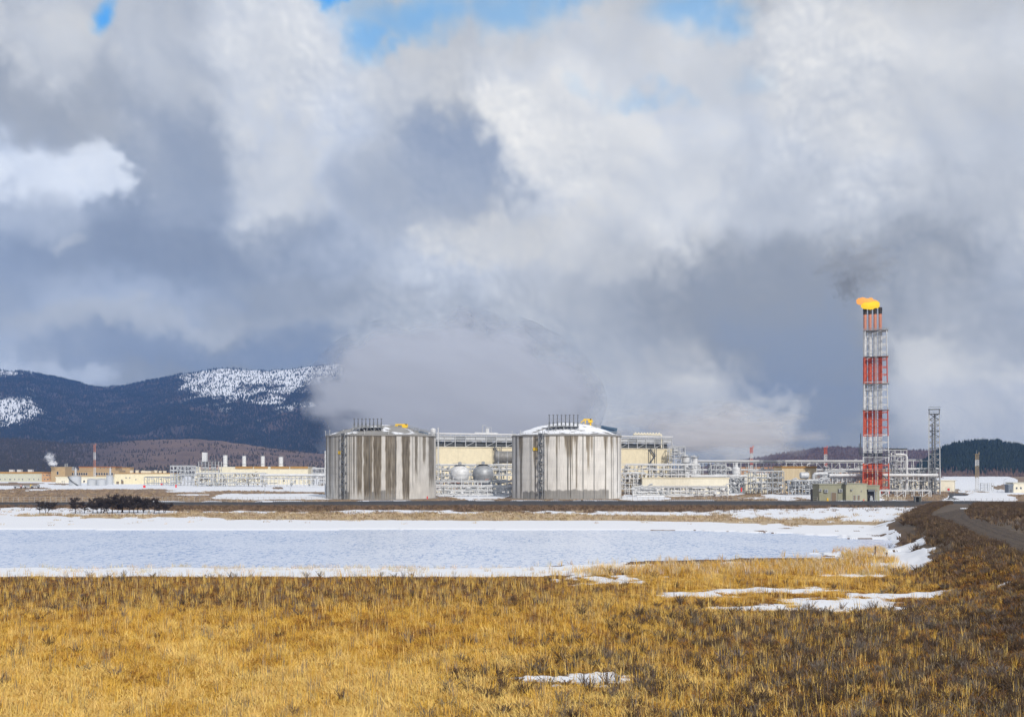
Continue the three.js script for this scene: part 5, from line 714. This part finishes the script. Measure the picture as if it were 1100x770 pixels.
{
  const r = rng(404), lists = [[], [], []], stalks = [[], []], brush = [[], []], vary = (c, k = 0.3) => { const s = 1 - k / 2 + k * r(); return [c[0] * s, c[1] * s * (0.95 + 0.1 * r()), c[2] * s * (0.85 + 0.3 * r())]; };
  const N = 240000;
  for (let i = 0; i < N; i++) {
    const d = Math.sqrt(lerp(64 * 64, 183 * 183, r())), x = (r() * 2 - 1) * (0.535 * d + 5);
    if (r() > clamp(1.25 - d / 240)) continue;
    if (onRoad(x, d)) continue;
    const s = snowAt(x, d); if (s > 0.02 && r() > (s < 0.25 ? 0.16 : 0.04)) continue; if (x < 14 && d > 166 + 3 * noise2(x / 9, 3, 8)) continue;
    if (d > 172 && waterAt(x, d) > -0.2) continue;
    const big = fbm(x / 26, d / 26, 4, 301), mid = fbm(x / 7, d / 9, 3, 303), fine = fbm(x / 1.6, d / 2, 2, 305);
    // vegetation zones: brown sedge towards the lake on the left, straw in front, dark brush on the right
    const sedge = smooth(114, 142, d + 20 * big + 8 * mid) * smooth(176, 168, d) * smooth(26, 0, x + 14 * big), brushy = smooth(-8, 22, x - 0.22 * (d - 80) + 24 * big) * smooth(136, 116, d + 10 * mid), bank = smooth(polyline(bankEdge, d) - 26, polyline(bankEdge, d) - 10, x + 8 * big), front = smooth(100, 78, d + 12 * big);
    let c, q = r();
    if (q < 0.92 * Math.max(sedge, 0.85 * bank)) c = r() < 0.5 ? tones.rust : r() < 0.42 ? tones.amber : tones.dark;
    else if (q < 0.86 * brushy) c = r() < 0.5 ? tones.dark : r() < 0.5 ? tones.rust : tones.amber;
    else { const k = 0.5 + 0.9 * mid + 0.5 * big + 0.5 * fine + 0.42 * front + 0.4 * (r() - 0.5); c = k > 0.74 ? tones.straw : k > 0.32 ? tones.gold : k > 0.06 ? tones.amber : tones.rust; }
    const hgt = (0.85 + 0.5 * fine + 0.35 * mid) * (0.75 + 0.5 * r()) * (1 - 0.3 * sedge) * lerp(1, 0.45, smooth(-0.45, -0.1, s)), y = heightAt(x, d) - 0.05;
    lists[r() < 0.45 ? 0 : r() < 0.35 ? 1 : 2].push([x, y, -d, 1.1 + 0.5 * r(), Math.max(0.45, hgt), r() * 6.283, vary(c), 0.25 * (r() - 0.3)]);
    if (r() < 0.09 * (1 - 0.6 * bank)) stalks[Math.floor(r() * 2)].push([x + r(), y, -d + r(), 1, (0.75 + 0.6 * r()) * (1 + 0.25 * mid), r() * 6.283, vary(r() < 0.25 ? tones.grey : r() < 0.6 ? tones.straw : tones.gold), 0.2 * (r() - 0.5)]);
    if (r() < 0.05 * brushy + 0.035 * bank + 0.0008 + 0.004 * sedge) brush[Math.floor(r() * 2)].push([x, y, -d, 0.8 + 0.8 * r(), 0.7 + 0.7 * r(), r() * 6.283, vary(r() < 0.7 ? tones.dark : tones.grey, 0.5), 0]);
  }
  const g = [tuft(1, 17, 0.5, 0.3, 0.75, 1.4, 0.034), tuft(2, 15, 0.46, 0.4, 0.95, 0.7, 0.03), tuft(3, 18, 0.6, 0.25, 0.6, 2.0, 0.038)];
  lists.forEach((l, k) => scatter('dry_grass', g[k], blade, l, ['matted golden dry grass covering the foreground', 'upright golden dry grass covering the foreground', 'flattened dry straw lying in the foreground'][k], 'grass'));
  stalks.forEach((l, k) => scatter('reed_stalks', tuft(20 + k, 4, 0.35, 1.0, 1.55, 0.25, 0.035), blade, l, ['tall pale stalks standing out of the grass', 'tall thin seed stalks scattered in the grass'][k], 'reeds'));
  // brush: low twiggy shrubs
  const twig = (seed) => { const q = rng(seed), out = []; for (let k = 0; k < 16; k++) { const a = q() * 6.283, t = 0.15 + 0.75 * q(), h = 0.5 + 0.6 * q(), x = Math.cos(a) * t * h, z = Math.sin(a) * t * h; out.push(bar([0, 0, 0], [x * 0.6, h * 0.65, z * 0.6], 0.016, 3), bar([x * 0.6, h * 0.65, z * 0.6], [x + 0.15 * (q() - 0.5), h, z], 0.014, 3), bar([x * 0.6, h * 0.65, z * 0.6], [x * 0.8 + 0.3 * (q() - 0.5), h * 0.95, z * 0.8 + 0.3 * (q() - 0.5)], 0.012, 3), bar([x * 0.4, h * 0.45, z * 0.4], [x * 0.5 + 0.4 * (q() - 0.5), h * 0.8, z * 0.5 + 0.4 * (q() - 0.5)], 0.012, 3)); } return mergeGeometries(out); };
  const shore = [[], []];
  // bank and embankment brush further off
  for (let i = 0; i < 9000; i++) {
    const d = lerp(120, 460, Math.sqrt(r())), e = polyline(bankEdge, d), x = r() < 0.25 ? e + 14 + 30 * r() : e - (d > 240 ? 9 : 17) * r() * r() + 2.5, n = fbm(x / 9, d / 12, 3, 311); if (Math.abs(x) > 0.54 * d + 5 || snowAt(x, d) > 0) continue;
    if (r() < 0.5 + n) brush[i % 2].push([x, heightAt(x, d) - 0.05, -d, 1 + 1.2 * r(), 0.8 + 0.9 * r(), r() * 6.283, vary(r() < 0.6 ? tones.dark : [0.15, 0.1, 0.06], 0.5), 0]);
    else lists[0].length && shore[0].push([x, heightAt(x, d) - 0.05, -d, 1.4, 0.9 + 0.5 * r(), r() * 6.283, vary(r() < 0.25 ? [0.3, 0.19, 0.08] : r() < 0.6 ? [0.19, 0.12, 0.06] : tones.dark), 0]);
  }
  brush.forEach((l, k) => scatter('brush', twig(60 + k), M([1, 1, 1], 0.95), l, ['dark leafless brush in the right foreground', 'dark twiggy brush on the bank beside the dirt road'][k], 'brush'));
  // reeds along the lake, and rough growth between the lake and the road
  for (let i = 0; i < 26000; i++) {
    const d = lerp(168, 222, r()), x = lerp(-110, 100, r()), n = fbm(x / 12, d / 7, 4, 321), w = waterAt(x, d); if (Math.abs(x) > 0.54 * d || onRoad(x, d) || w > 0.35) continue;
    const rightSide = smooth(0, 22, x), nearL = smooth(-90, -60, x) * smooth(0, -20, x); let k = rightSide * smooth(polyline([[0, 179], [20, 184], [45, 193], [70, 200]], x), polyline([[0, 171], [20, 176], [45, 184], [70, 190]], x), d) * clamp(0.6 + 1.1 * n) + nearL * smooth(192, 184, d) * clamp(0.05 + 0.5 * n) + 0.02;
    if (x > polyline(bankEdge, d) - 15) continue; if (x > 66) k = Math.max(k, 0.12 + n);
    if (r() > k) continue; shore[i % 2].push([x, Math.max(heightAt(x, d), -0.2) - 0.05, -d, 1.2, (0.75 + 0.6 * r()) * (0.8 + 0.4 * rightSide), r() * 6.283, vary(r() > rightSide * 0.8 ? [0.62, 0.53, 0.4] : r() < 0.4 ? [0.66, 0.49, 0.23] : r() < 0.75 ? tones.gold : tones.amber), 0]);
  }
  for (let i = 0; i < 46000; i++) {
    const d = lerp(300, 451, Math.sqrt(r())), x = (r() * 2 - 1) * 0.53 * d, n = fbm(x / 30, d / 20, 4, 331), s = snowAt(x, d); if (onRoad(x, d) || x > polyline(bankEdge, d) || (s > 0 && r() > 0.04)) continue;
    const scrub = smooth(384, 408, d + 24 * n); if (r() > 0.35 + 0.5 * n + 0.3 * scrub) continue;
    shore[i % 2].push([x, heightAt(x, d) - 0.05, -d, 1.6 + r(), (0.5 + 0.6 * r()) * (1 + 0.4 * scrub), r() * 6.283, vary(r() < scrub ? (r() < 0.4 ? tones.dark : [0.26, 0.17, 0.1]) : r() < 0.7 ? [0.56, 0.44, 0.28] : [0.36, 0.25, 0.14]), 0]);
  }
  for (let i = 0; i < 24000; i++) {
    const d = lerp(497, 800, r()), x = (r() * 2 - 1) * 0.52 * d, n = fbm(x / 40, d / 40, 4, 341); if (snowAt(x, d) > 0 || r() > 0.5 + n || (d > 500 && Math.abs(x - X(409, 583)) < 36 && Math.abs(d - 583) < 36) || (Math.abs(x - X(608, 583)) < 36 && Math.abs(d - 583) < 36)) continue;
    shore[i % 2].push([x, heightAt(x, d) - 0.05, -d, 2, 0.5 + 0.5 * r(), r() * 6.283, vary(r() < 0.12 ? tones.dark : r() < 0.5 ? [0.36, 0.25, 0.15] : [0.5, 0.37, 0.22]), 0]);
  }
  shore.forEach((l, k) => scatter('reeds', tuft(40 + k, 12, 0.5, 0.6, 1.15, 0.5, 0.05), blade, l, ['pale reeds along the lake shore', 'dry reeds and rough grass round the lake'][k], 'reeds'));
}
// ---------------------------------------------------------------- leafless trees between the lake and the road
function treeShape(seed, crownW, H) {                   // trunk and limbs, and a crown of fine twigs
  const r = rng(seed), wd = [], tw = [], stems = 1 + Math.floor(r() * 1.8);
  const twigs = (p, dir, n, len) => { for (let k = 0; k < n; k++) { const d = dir.clone().add(V3((r() - 0.5) * 2.2, (r() - 0.3) * 1.2, (r() - 0.5) * 2.2)).normalize(), q = p.clone().addScaledVector(d, len * (0.5 + 0.8 * r())); tw.push(bar(p.toArray(), q.toArray(), 0.055, 3)); if (r() < 0.7) { const e = d.add(V3(r() - 0.5, r() - 0.3, r() - 0.5).multiplyScalar(1.4)).normalize(); tw.push(bar(p.clone().lerp(q, 0.6).toArray(), q.clone().addScaledVector(e, len * 0.5).toArray(), 0.045, 3)); } } };
  for (let f = 0; f < stems; f++) {
    let p = V3((f - (stems - 1) / 2) * 0.7, -0.3, 0.4 * (r() - 0.5)), dir = V3((r() - 0.5) * 0.25, 1, (r() - 0.5) * 0.25).normalize(), rad = 0.16;
    for (let k = 0; k < 6; k++) {
      const q = p.clone().addScaledVector(dir, H / 6.5); wd.push(bar(p.toArray(), q.toArray(), rad, 5)); rad *= 0.8;
      if (k >= 2) for (let b = 0; b < 6; b++) { const a = r() * 6.283, up = 0.25 + 0.5 * r(), len = crownW * H * 0.3 * (1.15 - Math.abs(k - 3) * 0.17) * (0.6 + 0.6 * r()), e = V3(Math.cos(a), up, Math.sin(a)).normalize(), o = p.clone().lerp(q, r()), t = o.clone().addScaledVector(e, len); wd.push(bar(o.toArray(), t.toArray(), rad * 0.45, 4)); twigs(o.clone().lerp(t, 0.55), e, 6, 0.8); twigs(t, e, 7, 0.75); }
      p = q; dir.add(V3((r() - 0.5) * 0.4, 0, (r() - 0.5) * 0.4)).normalize();
    }
    twigs(p, dir, 8, 0.8);
  }
  return [mergeGeometries(wd), mergeGeometries(tw)];
}
{
  const bark = M([0.045, 0.035, 0.032], 0.95), twigM = M([0.05, 0.038, 0.034], 0.95), shapes = [[11, 0.9, 5.4], [12, 0.75, 5.0], [13, 1.0, 5.6], [14, 0.8, 4.8]].map((a) => treeShape(...a)), d0 = 388;
  const ord = ['first', 'second', 'third', 'fourth', 'fifth', 'sixth', 'seventh', 'eighth', 'ninth', 'tenth', 'eleventh', 'twelfth', 'thirteenth', 'fourteenth', 'fifteenth', 'sixteenth'], r = rng(88);
  const put = (px, s, shape, d, label) => { const t = thing('bare_tree', label, 'tree', [X(px, d), heightAt(X(px, d), d), -d], r() * 6, 'dark leafless trees by the lake'); t.scale.set(s * 1.15, s, s * 1.15); mesh('trunk', shapes[shape][0], bark, t); mesh('crown', shapes[shape][1], twigM, t); };
  put(43, 0.85, 0, 388, 'left stem of the small dark clump standing apart at the far left'); put(50, 0.85, 2, 391, 'right stem of the small dark clump standing apart at the far left'); put(81, 1.1, 0, 388, 'lone round-crowned dark tree between the clump and the row'); put(91, 0.9, 1, 389, 'thin dark tree beside the lone round-crowned one');
  [100, 104.5, 110, 115.5, 121, 126, 132, 138, 143.5, 149, 154.5, 160, 165.5, 171, 177].forEach((px, k) => put(px + 1.5 * (r() - 0.5), (k > 12 ? 0.75 : 1.15) * (0.85 + 0.3 * r()), k % 4, 386 + 8 * r(), `${ord[k]} dark leafless tree in the dense row, counted from the left`));
}
for (const [px, py, h, label] of [[940, 595.5, 1.95, 'taller weathered stake standing in the ice'], [952, 598.5, 1.2, 'shorter weathered stake standing in the ice']]) { const d = dist(py), t = thing('wooden_stake', label, 'stake', [X(px, d), -0.2, -d], 0.3, 'stakes in the frozen shore'); mesh('stake_shaft', bar([0, -0.4, 0], [0.08, h, 0.02], 0.17, 7), wood, t); mesh('stake_top', new THREE.ConeGeometry(0.18, 0.16, 7).translate(0.08, h + 0.06, 0.02), wood, t); }
renderer.render(scene, camera);
